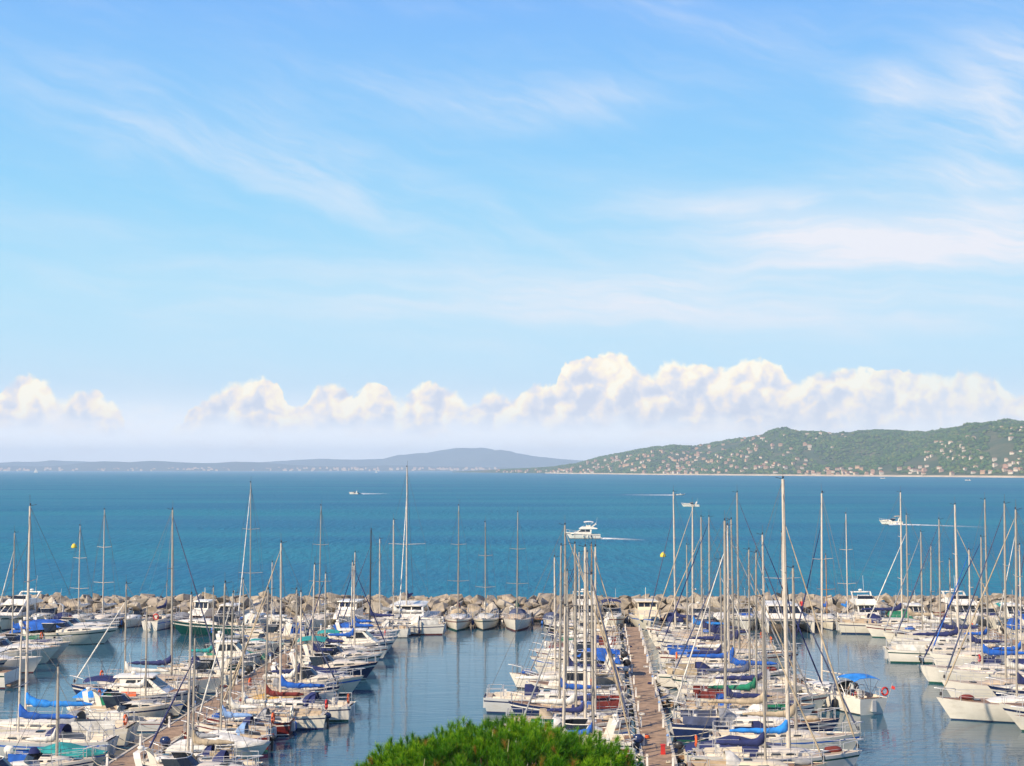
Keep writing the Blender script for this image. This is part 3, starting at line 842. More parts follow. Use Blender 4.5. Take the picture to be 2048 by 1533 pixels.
def rails(parent, H, x0, x1, h=.55, name='guard_rail', step=1.3, aft=False):
    for s in (-1, 1):
        b = MB(); n = max(2, int((x1 - x0) / step)); top = []
        for i in range(n + 1):
            x = x0 + (x1 - x0) * i / n; y = s * max(.03, H.half(x) - .07); z = H.top(x)
            b.tube([(x, y, z - .05), (x, y, z + h)], .018, 4); top.append((x, y, z + h))
        b.tube(top, .014, 4); b.tube([(p[0], p[1], p[2] - h * .45) for p in top], .010, 4)
        b.build(name, STEEL, parent)
def pulpit(parent, H, h=.6):
    L = H.L; b = MB(); x0 = L * .88
    pts = [(x0, -(H.half(x0) - .05), H.top(x0) + h), (L * .97, -(H.half(L * .97)) * .9 - .05, H.top(L) + h + .04), (L * 1.01, 0, H.top(L) + h + .06), (L * .97, (H.half(L * .97)) * .9 + .05, H.top(L) + h + .04), (x0, H.half(x0) - .05, H.top(x0) + h)]
    b.tube(pts, .026, 5)
    for p in (pts[0], pts[1], pts[3], pts[4]): b.tube([p, (p[0], p[1] * .9, H.top(min(p[0], L)) - .05)], .022, 4)
    b.build('pulpit', STEEL, parent)
def pushpit(parent, H, h=.62):
    w = H.half(0) - .07; z = H.top(0)
    pts = [(1.1, -w, z + h), (.12, -w, z + h), (.06, -w * .6, z + h)]
    for s in (-1, 1):
        b = MB(); q = [(x, y * -s, zz) for x, y, zz in pts]
        b.tube(q, .024, 5); b.tube([(x, y, zz - .3) for x, y, zz in q], .016, 4)
        for p in q: b.tube([p, (p[0], p[1], z - .05)], .022, 4)
        b.build('pushpit', STEEL, parent)
def fenders(parent, H, r_, n=2):
    for s in (-1, 1):
        for k in range(n):
            x = H.L * (.22 + .38 * (k + r_.uniform(0, .5)) / n); y = s * (H.half(x) + .10); z = H.top(x)
            b = MB(); b.tube([(x, y, z - .30), (x, y, z - .38), (x, y, z - .80), (x, y, z - .88)], [.04, .115, .115, .04], 7)
            b.tube([(x, y - s * .12, z + .02), (x, y, z - .3)], .012, 3)
            b.build('fender', r_.choice([HULLS['white'], HULLS['navy'], HULLS['white'], RUB, HULLS['bright blue']]), parent, smooth=True)
def outboard(parent, x, z, r_, y=0.0, big=1.0, col=None):
    e = MB(); e.ell((x - .22 * big, y, z + .42 * big), .30 * big, .19 * big, .26 * big, 8, 6); e.build('outboard_cowl', col or r_.choice([RUB, ALUD, HULLS['white'], HULLS['navy']]), parent, smooth=True)
    b = MB(); b.box(x - .30 * big, x - .12 * big, y - .07, y + .07, -.45, z + .25 * big); b.box(x - .12 * big, x + .06, y - .12, y + .12, z - .1, z + .18 * big); b.build('outboard_leg', ALUD, parent)
def lifebuoy(parent, x, y, z, r=.30, m_=None):
    b = MB(); pts = [(x, y + r * math.cos(a), z + r * math.sin(a)) for a in [math.pi * 2 * k / 10 for k in range(11)]]
    b.tube(pts, .075, 6); b.build('lifebuoy', m_ or ORANGE, parent, smooth=True)
def bimini(parent, x0, x1, w, z, m_, low=.14, legs_z=None):
    b = MB(); rings = []
    for k in range(5):
        x = x0 + (x1 - x0) * k / 4; dz = -low * 1.1 * (2 * k / 4 - 1) ** 2
        up = [(x, w * f, z + dz - .22 * abs(f) ** 3) for f in (-1, -.6, 0, .6, 1)]
        rings.append(up + [(p[0], p[1], p[2] - .035) for p in reversed(up)])
    b.loft(rings); b.build('bimini', m_, parent, smooth=True, angle=60)
    if legs_z is not None:
        b = MB()
        for s in (-1, 1):
            for x in (x0 + .1, (x0 + x1) / 2, x1 - .1): b.tube([((x0 + x1) / 2, s * w, legs_z), (x, s * w * .97, z - .3)], .02, 4)
        b.build('bimini_frame', STEEL, parent)
def sprayhood(parent, x0, x1, w, z, h, m_):
    rings = []
    for k, (x, f) in enumerate([(x0, 1.0), (x0 + (x1 - x0) * .35, 1.02), (x0 + (x1 - x0) * .75, .62), (x1, .10)]):
        rings.append([(x, w * (1 - .12 * k / 3) * math.cos(a), z + h * f * math.sin(a) ** .7) for a in [math.pi * j / 8 for j in range(9)]])
    MB().loft(rings, closed=False, cap0=False, cap1=False).build('sprayhood', m_, parent, smooth=True)
    p = []
    for a in (1.15, 1.4, 1.74, 1.99):
        pass
def mooring(parent, H, end, pier_gap, r_):
    """two slack lines from the pontoon end of the boat"""
    for s in (-1, 1):
        x = .15 if end == 'stern' else H.L * .95; y = s * (H.half(x) * .8); z = H.top(x) + .03
        xe = x + (-pier_gap - .35 if end == 'stern' else pier_gap + .35 + H.L * .05); ye = y + s * r_.uniform(.1, .6)
        MB().tube([(x, y, z), ((x + xe) / 2, (y + ye) / 2, (z + .6) / 2 - .12), (xe, ye, .62)], .022, 4).build('mooring_line', ROPE, parent)

def rig(parent, H, mx, mz, mh, r_, mastm, cover, furl, nspread=2, boomL=None, lean=0.0, bare=False, thick=1.0, cover_thick=1.0):
    """mast, boom with sail cover, stays"""
    L = H.L
    top = (mx - lean * mh, 0, mh)
    rad = (.070 + .0030 * (mh - 8)) * thick
    m = MB().tube([(mx, 0, mz - .1), (mx - lean * mh * .6, 0, mh * .6), top], [rad, rad, rad * .72], 8, flat=.8).build('mast', mastm, parent, smooth=True, angle=50)
    P = lambda z: (mx - lean * z, 0, z)
    MB().tube([P(mh - .02), (P(mh)[0], .05, mh + .75)], .012, 4).build('antenna', WIRE, m)
    b = MB(); b.tube([P(mh), (P(mh)[0] - .45, 0, mh + .12)], .015, 4); b.ell((P(mh)[0], -.06, mh + .12), .06, .06, .09, 6, 4); b.build('masthead_gear', ALUD, m)
    tips = []
    for k in range(nspread):
        z = mh * ([.52] if nspread == 1 else [.38, .68])[k]
        w = H.B * .5 * (.78 - .22 * k)
        for s in (-1, 1):
            MB().tube([P(z), (P(z)[0] - .12, s * w, z + .08)], [.035, .022], 4).build('spreader', mastm, m)
        tips.append((P(z)[0] - .12, w, z + .08))
    for s in (-1, 1):
        pts = [(mx - .05, s * (H.half(mx) - .08), H.top(mx))] + [(x, s * w, z) for x, w, z in tips] + [P(mh * .97)]
        MB().tube(pts, .014, 3, cap=False).build('shroud', WIRE, parent)
        MB().tube([(mx + .35, s * (H.half(mx) - .12), H.top(mx)), P(mh * .5)], .009, 3, cap=False).build('shroud', WIRE, parent)
    MB().tube([(.08, 0, H.top(0)), P(mh)], .015, 3, cap=False).build('backstay', WIRE, parent)
    fz = mh * (.97 if r_.random() < .6 else .86)
    base = Vector((L * .975, 0, H.top(L) + .08)); tp = Vector(P(fz))
    if furl:
        a = base + (tp - base) * .05; c = base + (tp - base) * .5; e = base + (tp - base) * .93
        MB().tube([base, a, a + (tp - base) * .02, c, e, tp], [.02, .025, .068, .055, .028, .010], 6).build('furled_jib', furl, parent, smooth=True)
        MB().tube([base + Vector((0, 0, .05)), base + Vector((-.03, 0, .28))], .09, 7).build('furling_drum', RUB, parent)
    else:
        MB().tube([base, tp], .015, 3, cap=False).build('forestay', WIRE, parent)
    bl = boomL or L * .36; bz = mz + .85
    bm_ = MB().tube([(mx - .08, 0, bz), (mx - bl, 0, bz + .10)], .06, 6).build('boom', mastm, parent)
    MB().tube([(mx - bl, 0, bz + .1), P(mh)], .007, 3, cap=False).build('topping_lift', WIRE, bm_)
    if cover and not bare:
        rings = []
        ct = cover_thick * (.8 + .02 * L)
        key = [(-.015, .12, .42, .62), (.03, .17, .38, .50), (.12, .18, .25, .25), (.35, .17, .20, .16), (.6, .15, .17, .14), (.85, .11, .13, .11), (.99, .06, .07, .06)]
        for k in range(19):
            f = -.015 + 1.005 * (k / 18) ** 1.25
            ry, rz, up = [float(np.interp(f, [q[0] for q in key], [q[i] for q in key])) for i in (1, 2, 3)]
            x = mx - .1 - (bl - .1) * f; wv = r_.uniform(.80, 1.16) * (.86 if k % 3 == 2 else 1)
            rings.append([(x, ry * ct * wv * math.cos(a), bz + .1 * f + up * ct * .9 + rz * ct * wv * math.sin(a) - .06) for a in [2 * math.pi * j / 8 for j in range(8)]])
        MB().loft(rings).build('sail_cover', cover, bm_, smooth=True)
    MB().tube([(mx - bl * .55, 0, bz), (mx - bl * .5, 0, H.top(0) + .1)], .015, 3).build('mainsheet', ROPE, bm_)
    return m

def stripe_of(r_, hull):
    if hull in ('navy', 'maroon', 'dark green', 'black', 'bright blue'): return HULLS['white']
    return r_.choice([HULLS['navy'], HULLS['bright blue'], HULLS['white'], HULLS['white'], HULLS['maroon'], HULLS['dark green'], HULLS['navy']])

def sailboat(r_, L, mh, hull='white', cover='navy', furl='white', mastm=None, hood=None, bim=None, lean=None, mfrac=.56, buoy=None, bare=False, thick=1.0, stripe=None, deckm=None):
    root = empty('sailing_yacht')
    B = L * r_.uniform(.325, .345) if L < 10.5 else L * .31
    H = Hull(L, B, .62 + .045 * L, 'sail')
    anti = ANTI[r_.choice(['blue', 'blue', 'red', 'black', 'green'])]
    H.build(root, HULLS[hull], stripe or stripe_of(r_, hull), anti, r_.choice([anti, HULLS['white'], anti]))
    dm = deckm or r_.choice([DECK, DECK, DECK2])
    H.deck(root, dm, r_.choice([TEAK, DECK2, DECK]), L * .04, L * .31, .56, .48)
    zd = lambda x: H.top(x) - .02
    xs = [(.315, .60, .95), (.33, .61, 1.0), (.45, .62, .98), (.58, .56, .85), (.67, .44, .55), (.72, .30, .08)]
    hc = .30 + .012 * L
    stn = [(L * a, B / 2 * w, zd(L * a), hc * h) for a, w, h in xs]
    b = MB(); trunk(b, stn)
    cab = b.build('cabin', dm if r_.random() < .5 else HULLS[hull if hull in ('white', 'ivory', 'cream') else 'white'], root, smooth=True, angle=40)
    nw = 3 if L > 8.5 else 2
    for s in (-1, 1):
        for k in range(nw):
            a = .35 + .27 * k / nw
            trunk_window(stn, L * a, L * (a + .27 / nw * .72), .30, .66, s, cab)
    MB().box(L * .40, L * .40 + .5, -.26, .26, zd(L * .42) + hc * 1.0, zd(L * .42) + hc * 1.06 + .07, 0, .03).build('hatch', GLASS, cab)
    MB().box(L * .76, L * .76 + .5, -.25, .25, zd(L * .78), zd(L * .78) + .10, 0, .03).build('hatch', GLASS, root)
    MB().box(L * .312, L * .316, -.3, .3, zd(L * .31) - .40, zd(L * .31) + hc * .9).build('companionway', TEAK if r_.random() < .6 else GLASS, cab)
    for s in (-1, 1):
        MB().loft([[(x, s * (B * .28 + .02), zd(x)), (x, s * (B * .28 + .16), zd(x)), (x, s * (B * .28 + .13), zd(x) + h), (x, s * (B * .28 + .03), zd(x) + h)] for x, h in ((L * .05, .10), (L * .2, .20), (L * .315, .27))]).build('coaming', dm, root)
    if hood: sprayhood(root, L * .27, L * .40, B * .33, zd(L * .31) + .05, hc + .45, CANV[hood])
    if bim: bimini(root, L * .05, L * .25, B * .33, zd(0) + 1.58, CANV[bim], legs_z=zd(0))
    if L > 9:
        lw = MB(); lw.tube([(L * .12, .45 * math.cos(a), zd(L * .1) + .42 + .45 * math.sin(a)) for a in [2 * math.pi * k / 12 for k in range(13)]], .022, 4)
        lw.tube([(L * .12, -.44, zd(L * .1) + .42), (L * .12, .44, zd(L * .1) + .42)], .014, 3); lw.build('steering_wheel', STEEL, root)
        MB().box(L * .125, L * .125 + .2, -.14, .14, zd(L * .1) - .45, zd(L * .1) + .5).build('binnacle', HULLS['white'], root)
    else:
        MB().tube([(.15, 0, zd(0) + .25), (L * .17, 0, zd(0) + .32)], .028, 5).build('tiller', TEAK, root)
    mz = zd(L * mfrac) + hc * .9
    rig(root, H, L * mfrac, mz, mh, r_, mastm or r_.choice([ALU, ALU, ALUW]), CANV[cover] if cover else None, CANV[furl] if furl else None, 2 if mh > 10.5 else 1,
        lean=r_.uniform(-.004, .012) if lean is None else lean, bare=bare, thick=thick)
    pulpit(root, H); pushpit(root, H); rails(root, H, 1.2, L * .88)
    fenders(root, H, r_, 2)
    if r_.random() < .38:
        cm = CANV[r_.choice(['navy', 'blue', 'white', 'beige', 'slate', 'green', 'maroon'])]
        for s in (-1, 1):
            p = []
            for k in range(5):
                x = L * (.05 + .22 * k / 4); p += [(x, s * (H.half(x) - .05 + .015 * (k % 2)), H.top(x) + .02), (x, s * (H.half(x) - .05 + .015 * (k % 2)), H.top(x) + .56)]
            MB().add(p, [(2 * k, 2 * k + 2, 2 * k + 3, 2 * k + 1) for k in range(4)]).build('weather_cloth', cm, root)
    if r_.random() < .35:
        MB().ell((L * .83, r_.uniform(-.2, .2), zd(L * .83) + .16), .55, .26, .22, 9, 6).build('sail_bag', CANV[r_.choice(['navy', 'blue', 'white', 'beige', 'maroon', 'grey'])], root, smooth=True)
    if buoy or (buoy is None and r_.random() < .4): lifebuoy(root, .08, r_.choice([-1, 1]) * H.half(0) * .7, zd(0) + .5, m_=r_.choice([ORANGE, REDM, HULLS['white'], ORANGE]))
    if L < 8.5 and r_.random() < .6: outboard(root, -.02, H.top(0) * .55, r_, y=.3, big=.8)
    else: MB().box(-.25, .04, -.18, .18, .25, H.top(0) * .9, 0, .02).build('boarding_ladder', STEEL, root)
    return root, H

def motor_hull(r_, L, B, fb, hull, kind='motor', stripe=None, c0=.06, c1=.46, cw=.76, dm=None, depth=.55):
    root = empty('motor_boat')
    H = Hull(L, B, fb, kind)
    anti = ANTI[r_.choice(['blue', 'red', 'black', 'blue', 'green'])]
    H.build(root, HULLS[hull], stripe or stripe_of(r_, hull), anti, r_.choice([anti, HULLS['navy'], HULLS['white']]))
    H.deck(root, dm or r_.choice([DECK, DECK, DECK2]), r_.choice([TEAK, DECK, DECK2]), L * c0, L * c1, cw, depth)
    MB().box(-.45, .05, -H.half(0) * .85, H.half(0) * .85, .22, .34, 0, .02).build('swim_platform', r_.choice([TEAK, HULLS[hull]]), root)
    return root, H

def cruiser(r_, L, hull='white', cover=None, bim=None, arch=True, stripe=None, hullcov=None):
    """sports cruiser: long foredeck, raked screen, open cockpit or canvas over it"""
    B = L * .335; root, H = motor_hull(r_, L, B, .78 + .05 * L, hull, stripe=stripe)
    root.name = 'motor_cruiser'
    zd = lambda x: H.top(x) - .02
    stn = [(L * a, B / 2 * w, zd(L * a), h) for a, w, h in ((.46, .80, .34), (.55, .78, .40), (.68, .64, .34), (.80, .42, .20), (.90, .16, .02))]
    b = MB(); trunk(b, stn); cab = b.build('foredeck_cabin', r_.choice([DECK, HULLS['white'], HULLS['ivory']]), root, smooth=True, angle=45)
    for s in (-1, 1):
        trunk_window(stn, L * .56, L * .67, .25, .62, s, cab); trunk_window(stn, L * .69, L * .77, .28, .60, s, cab)
    MB().box(L * .70, L * .70 + .5, -.25, .25, zd(L * .7) + .30, zd(L * .7) + .36, 0, .03).build('hatch', GLASS, cab)
    zb = zd(L * .5) + .36
    # raked wrap-round windscreen
    x0, x1, hw = L * .36, L * .56, B * .41
    out = [(x0, -hw), (L * .47, -hw * .97), (x1 - .1, -hw * .62), (x1, 0), (x1 - .1, hw * .62), (L * .47, hw * .97), (x0, hw)]
    up = [(x * 1 - .42 - (0 if abs(y) > hw * .9 else .12), y * .88) for x, y in out]
    zb2 = [zd(L * .4) + .10, zb - .05, zb, zb + .03, zb, zb - .05, zd(L * .4) + .10]
    wsc = None
    for k in range(6):
        p = [(*out[k], zb2[k]), (*out[k + 1], zb2[k + 1]), (*up[k + 1], zb + .55), (*up[k], zb + .52)]
        o = MB().add(p, [(0, 1, 2, 3)]).build('windscreen_pane', GLASS, cab)
    MB().tube([(*u, zb + .54) for u in up], .03, 5).build('windscreen_frame', STEEL if r_.random() < .6 else HULLS['white'], cab)
    for s in (-1, 1):
        MB().box(L * .08, L * .30, s * B * .22 - .28, s * B * .22 + .28, zd(L * .2) - .52, zd(L * .2) - .12, 0, .05).build('seat', r_.choice([HULLS['white'], CANV['white'], CANV['navy'], CANV['beige']]), root)
    if arch:
        b = MB(); z = zd(L * .2)
        b.loft([[(x, y, zz), (x + .38, y, zz), (x + .38, y * .96, zz - .10 * 0 + .001), (x, y * .96, zz + .001)] for x, y, zz in
                [(L * .16, -B * .46, z), (L * .12, -B * .43, z + 1.05), (L * .10, -B * .30, z + 1.28), (L * .10, B * .30, z + 1.28), (L * .12, B * .43, z + 1.05), (L * .16, B * .46, z)]])
        a = b.build('radar_arch', HULLS['white'], root)
        MB().ell((L * .10 + .2, 0, z + 1.42), .22, .22, .12, 8, 4).build('radar_dome', HULLS['white'], a, smooth=True)
        MB().tube([(L * .10 + .2, B * .25, z + 1.28), (L * .08, B * .25, z + 3.0)], .013, 4).build('antenna', HULLS['white'], a)
    if cover:
        zc = zd(L * .25)
        prof = [(L * .03, zc + .02), (L * .50, zb + .15), (L * .40, zb + .66), (L * .22, zc + 1.15), (L * .07, zc + .95)]
        house(root, 'cockpit_cover', prof, B * .45, B * .30, CANV[cover])
    elif bim:
        bimini(root, L * .05, L * .36, B * .42, zd(0) + 1.95, CANV[bim], legs_z=zd(L * .2))
    pulpit(root, H, .5); rails(root, H, L * .5, L * .88, .5)
    fenders(root, H, r_, 2)
    if r_.random() < .35: outboard(root, -.05, .55, r_, big=1.2)
    if r_.random() < .4:
        MB().box(L * .64, L * .80, -B * .20, B * .20, zd(L * .7) + .30, zd(L * .7) + .40, 0, .05).build('sun_pad', CANV[r_.choice(['navy', 'white', 'beige', 'grey', 'blue'])], root)
    return root, H

def hardtop(r_, L, hull='white', awn=None, cov=None, life=False, stripe=None):
    """cabin cruiser with a closed wheelhouse"""
    B = L * .34; root, H = motor_hull(r_, L, B, .80 + .05 * L, hull, stripe=stripe, c1=.36)
    root.name = 'cabin_cruiser'
    zd = lambda x: H.top(x) - .02
    z = zd(L * .5) - .03; zt = z + 1.32
    prof = [(L * .36, z), (L * .36, zt), (L * .60, zt), (L * .74, z + .42), (L * .82, z)]
    house(root, 'wheelhouse', prof, B * .36, B * .30, HULLS['white'],
          wins=[[(L * .40, z + .58), (L * .50, z + .58), (L * .50, zt - .16), (L * .42, zt - .16)], [(L * .515, z + .58), (L * .66, z + .58), (L * .598, zt - .16), (L * .515, zt - .16)]], front=((L * .74, z + .42), (L * .60, zt)))
    MB().loft([[(x, -w, zz), (x, -w * .8, zz + .10), (x, w * .8, zz + .10), (x, w, zz)] for x, w, zz in ((L * .30, B * .30, zt - .02), (L * .33, B * .345, zt), (L * .60, B * .345, zt + .02), (L * .645, B * .28, zt - .03))]).build('roof', HULLS['white'], root, smooth=True, angle=40)
    MB().ell((L * .45, 0, zt + .25), .2, .2, .13, 8, 4).build('radar_dome', r_.choice([HULLS['white'], HULLS['navy']]), root, smooth=True)
    MB().tube([(L * .42, .3, zt + .08), (L * .40, .3, zt + 1.6)], .015, 4).build('antenna', HULLS['white'], root)
    MB().box(L * .363, L * .368 , -.35, .35, z - .4, zt - .2).build('cabin_door', GLASS, root)
    MB().box(L * .10, L * .18, -B * .3, B * .3, zd(L * .1) - .5, zd(L * .1) - .08, 0, .04).build('seat', CANV['white'], root)
    if awn: bimini(root, L * .04, L * .31, B * .33, zt + .02, CANV[awn], legs_z=zd(0))
    if cov:
        MB().loft([[(x, B * .42 * math.cos(a), zd(x) + h * math.sin(a)) for a in [math.pi * j / 8 for j in range(9)]] for x, h in ((-.35, .10), (.1, .45), (L * .12, .5), (L * .22, .4))], closed=False, cap0=False, cap1=False).build('stern_cover', CANV[cov], root, smooth=True)
    if life: lifebuoy(root, L * .35, B * .36, zd(L * .35) + .45, .3); MB().box(L * .38, L * .52, -B * .46, -B * .40, zd(L * .45), zd(L * .45) + .35, 0, .05).build('life_vests', ORANGE, root)
    pulpit(root, H, .55); rails(root, H, L * .45, L * .88, .55); fenders(root, H, r_, 2)
    return root, H

def flybridge(r_, L, hull='white', bim=None, top=False, stripe=None):
    B = L * .33; root, H = motor_hull(r_, L, B, .95 + .05 * L, hull, stripe=stripe, c1=.30)
    root.name = 'flybridge_yacht'
    zd = lambda x: H.top(x) - .02
    z = zd(L * .45) - .04; zt = z + 1.25
    prof = [(L * .27, z), (L * .25, zt), (L * .56, zt), (L * .70, z + .45), (L * .86, z + .02)]
    house(root, 'saloon', prof, B * .40, B * .34, HULLS['white'],
          wins=[[(L * .30, z + .52), (L * .43, z + .52), (L * .43, zt - .16), (L * .30, zt - .16)], [(L * .44, z + .52), (L * .64, z + .52), (L * .56, zt - .16), (L * .44, zt - .16)]], front=((L * .70, z + .45), (L * .56, zt)))
    prof2 = [(L * .10, zt + .01), (L * .08, zt + .18), (L * .24, zt + .55), (L * .50, zt + .62), (L * .60, zt + .12), (L * .60, zt + .01)]
    fb = house(root, 'flybridge', prof2, B * .40, B * .36, HULLS['white'])
    MB().add([(L * .50, -B * .30, zt + .60), (L * .50, B * .30, zt + .60), (L * .46, B * .27, zt + .95), (L * .46, -B * .27, zt + .95)], [(0, 1, 2, 3)]).build('windscreen_pane', GLASS, fb)
    MB().box(L * .28, L * .40, -B * .22, B * .22, zt + .5, zt + .95, 0, .06).build('helm_seat', CANV['white'], fb)
    b = MB()
    for s in (-1, 1):
        b.loft([[(x, s * B * .38, zz), (x + .45, s * B * .38, zz), (x + .45, s * B * .34, zz), (x, s * B * .34, zz)] for x, zz in ((L * .24, zt + .4), (L * .13, zt + 1.15))])
    b.box(L * .11, L * .11 + .5, -B * .38, B * .38, zt + 1.12, zt + 1.22)
    a = b.build('radar_arch', HULLS['white'], fb)
    MB().ell((L * .13, 0, zt + 1.38), .24, .24, .14, 8, 4).build('radar_dome', HULLS['white'], a, smooth=True)
    MB().tube([(L * .12, .4, zt + 1.2), (L * .08, .4, zt + 3.0)], .015, 4).build('antenna', HULLS['white'], a)
    if top or bim: bimini(root, L * .20, L * .47, B * .36, zt + 2.05, CANV[bim] if bim else HULLS['white'], legs_z=zt + .5)
    MB().box(L * .262, L * .268, -B * .3, B * .3, z - .35, zt - .15).build('saloon_door', GLASS, root)
    pulpit(root, H, .6); rails(root, H, L * .40, L * .88, .6); fenders(root, H, r_, 3)
    return root, H

def pilothouse(r_, L, hull='white', housem=None, roof=None):
    """upright wheelhouse boat"""
    B = L * .36; root, H = motor_hull(r_, L, B, .85 + .05 * L, hull, c1=.34, kind='open')
    root.name = 'pilothouse_boat'
    zd = lambda x: H.top(x) - .02
    z = zd(L * .45) - .04; zt = z + 1.75
    prof = [(L * .34, z), (L * .34, zt), (L * .60, zt), (L * .63, z + .95), (L * .66, z + .9), (L * .80, z + .5), (L * .84, z)]
    hm_ = HULLS[housem or 'white']
    house(root, 'wheelhouse', prof, B * .34, B * .31, hm_, wins=[[(L * .37, z + .95), (L * .46, z + .95), (L * .46, zt - .18), (L * .37, zt - .18)], [(L * .48, z + .95), (L * .59, z + .95), (L * .575, zt - .18), (L * .48, zt - .18)]], front=((L * .63, z + .88), (L * .60, zt)))
    MB().box(L * .31, L * .64, -B * .36, B * .36, zt + .004, zt + .09, 0, .03).build('roof', hm_, root)
    MB().tube([(L * .45, 0, zt + .05), (L * .45, 0, zt + 1.5)], .03, 5).build('signal_mast', HULLS['white'], root)
    pulpit(root, H, .6); rails(root, H, L * .42, L * .88, .6); fenders(root, H, r_, 2)
    return root, H

def dayboat(r_, L, hull='white', cover=None, style='console', stripe=None):
    """small open boat with outboard, or the same under a fitted cover"""
    B = L * .37; root, H = motor_hull(r_, L, B, .62 + .03 * L, hull, 'open', stripe=stripe, c0=.08, c1=.66, cw=.80, depth=.42)
    root.name = 'open_boat'
    zd = lambda x: H.top(x) - .02
    if cover:
        rings = []
        for t, h in ((.01, .10), (.08, .36), (.28, .50), (.46, .78), (.56, .70), (.75, .36), (.90, .16), (.985, .03)):
            x = L * t; w = H.half(x) + .03
            rings.append([(x, w * math.cos(a), zd(x) - .06 * (abs(math.cos(a)) > .95) + (h + .02 * math.sin(t * 40)) * math.sin(a) ** .75) for a in [math.pi * j / 10 for j in range(11)]])
        MB().loft(rings, closed=False, cap0=False, cap1=False).build('boat_cover', CANV[cover], root, smooth=True)
    else:
        if style == 'console':
            MB().box(L * .40, L * .50, -.42, .42, zd(L * .4) - .42, zd(L * .4) + .42, 0, .06).build('console', HULLS['white'], root)
            MB().add([(L * .50, -.38, zd(L * .4) + .40), (L * .50, .38, zd(L * .4) + .40), (L * .46, .32, zd(L * .4) + .80), (L * .46, -.32, zd(L * .4) + .80)], [(0, 1, 2, 3)]).build('windscreen_pane', GLASS, root)
        else:
            z = zd(L * .6); stn = [(L * a, H.B / 2 * w, zd(L * a), h) for a, w, h in ((.48, .72, .48), (.6, .70, .50), (.74, .52, .36), (.86, .22, .05))]
            b = MB(); trunk(b, stn); cab = b.build('cuddy', HULLS['white'], root, smooth=True, angle=45)
            for s in (-1, 1): trunk_window(stn, L * .52, L * .70, .3, .65, s, cab)
            for s in (-1, 1):
                MB().add([(L * .48 + .1, s * B * .34, z + .46), (L * .60, s * .04, z + .5), (L * .56, s * .04, z + .92), (L * .44, s * B * .31, z + .88)], [(0, 1, 2, 3)]).build('windscreen_pane', GLASS, cab)
        MB().box(L * .12, L * .22, -B * .34, B * .34, zd(L * .2) - .40, zd(L * .2) - .05, 0, .04).build('seat', CANV[r_.choice(['white', 'navy', 'beige', 'teal'])], root)
    outboard(root, -.05, .50, r_, big=r_.uniform(.9, 1.25))
    pulpit(root, H, .35)
    if r_.random() < .5: fenders(root, H, r_, 1)
    return root, H

def inflatable(r_, L=3.2, m_=None):
    root = empty('inflatable_dinghy'); tubem = m_ or mat('inflatable_grey', (0.42, 0.42, 0.40), rough=0.6)
    w = .62; r = .21
    pts = [(0, -w, .2), (L * .6, -w, .22), (L * .85, -w * .7, .28), (L, 0, .36), (L * .85, w * .7, .28), (L * .6, w, .22), (0, w, .2)]
    MB().tube(pts, [.12] + [r] * 5 + [.12], 8).build('tube', tubem, root, smooth=True)
    MB().box(.1, L * .8, -w, w, .02, .10).build('floor', TEAK, root)
    MB().box(.05, .10, -w, w, .05, .42).build('transom', TEAK, root)
    MB().box(L * .35, L * .45, -w, w, .25, .30).build('thwart', HULLS['white'], root)
    outboard(root, .05, .32, r_, big=.7)
    return root, Hull(L, 1.5, .35, 'open')

def catamaran(r_, L, mh, cover='navy', furl='white'):
    root = empty('catamaran'); B = L * .54; hw = L * .13
    H = Hull(L, hw, 1.35, 'cat')
    for s in (-1, 1):
        g = Hull(L, hw, 1.35, 'cat'); h = g.build(root, HULLS['white'], HULLS['white'], ANTI['blue']); h.location = (0, s * (B / 2 - hw / 2), 0)
        d = g.deck(root, DECK, DECK); d.location = (0, s * (B / 2 - hw / 2), 0)
        for k in range(3):
            x = L * (.3 + .16 * k)
            MB().box(x, x + .9, s * (B / 2 + .004) - .012, s * (B / 2 + .004) + .012, .86, 1.08).build('window', GLASS, root)
    MB().box(L * .06, L * .68, -(B / 2 - hw * .8), B / 2 - hw * .8, .72, 1.40, 0, .02).build('bridge_deck', HULLS['white'], root)
    z = 1.38; zt = 2.55
    prof = [(L * .22, z), (L * .20, zt), (L * .46, zt + .02), (L * .58, z + .45), (L * .66, z)]
    house(root, 'saloon', prof, B * .34, B * .27, HULLS['white'], wins=[[(L * .26, z + .45), (L * .54, z + .45), (L * .47, zt - .18), (L * .26, zt - .18)]], front=((L * .60, z + .34), (L * .46, zt)))
    MB().loft([[(x, -w, zz), (x, -w * .8, zz + .12), (x, w * .8, zz + .12), (x, w, zz)] for x, w, zz in ((L * .08, B * .28, zt), (L * .44, B * .30, zt + .03), (L * .50, B * .24, zt - .04))]).build('roof', HULLS['white'], root, smooth=True, angle=40)
    MB().tube([(L * .93, -(B / 2 - hw / 2), 1.42), (L * .93, B / 2 - hw / 2, 1.42)], .09, 6).build('cross_beam', ALU, root)
    MB().box(L * .68, L * .92, -(B / 2 - hw), B / 2 - hw, 1.30, 1.32).build('trampoline', mat('netting', (.16, .16, .15), rough=.9), root)
    H2 = Hull(L * .95, B * .8, 1.4, 'cat')
    rig(root, H2, L * .48, zt, mh, r_, ALUW, CANV[cover], CANV[furl] if furl else None, 1, boomL=L * .40, lean=0.004, thick=1.2)
    for s in (-1, 1):
        b = MB(); top = []
        for k in range(7):
            x = L * (.05 + .85 * k / 6); b.tube([(x, s * (B / 2 - .12), 1.4), (x, s * (B / 2 - .12), 2.0)], .018, 4); top.append((x, s * (B / 2 - .12), 2.0))
        b.tube(top, .014, 4); b.build('guard_rail', STEEL, root)
    return root, Hull(L, B, 1.35, 'motor')
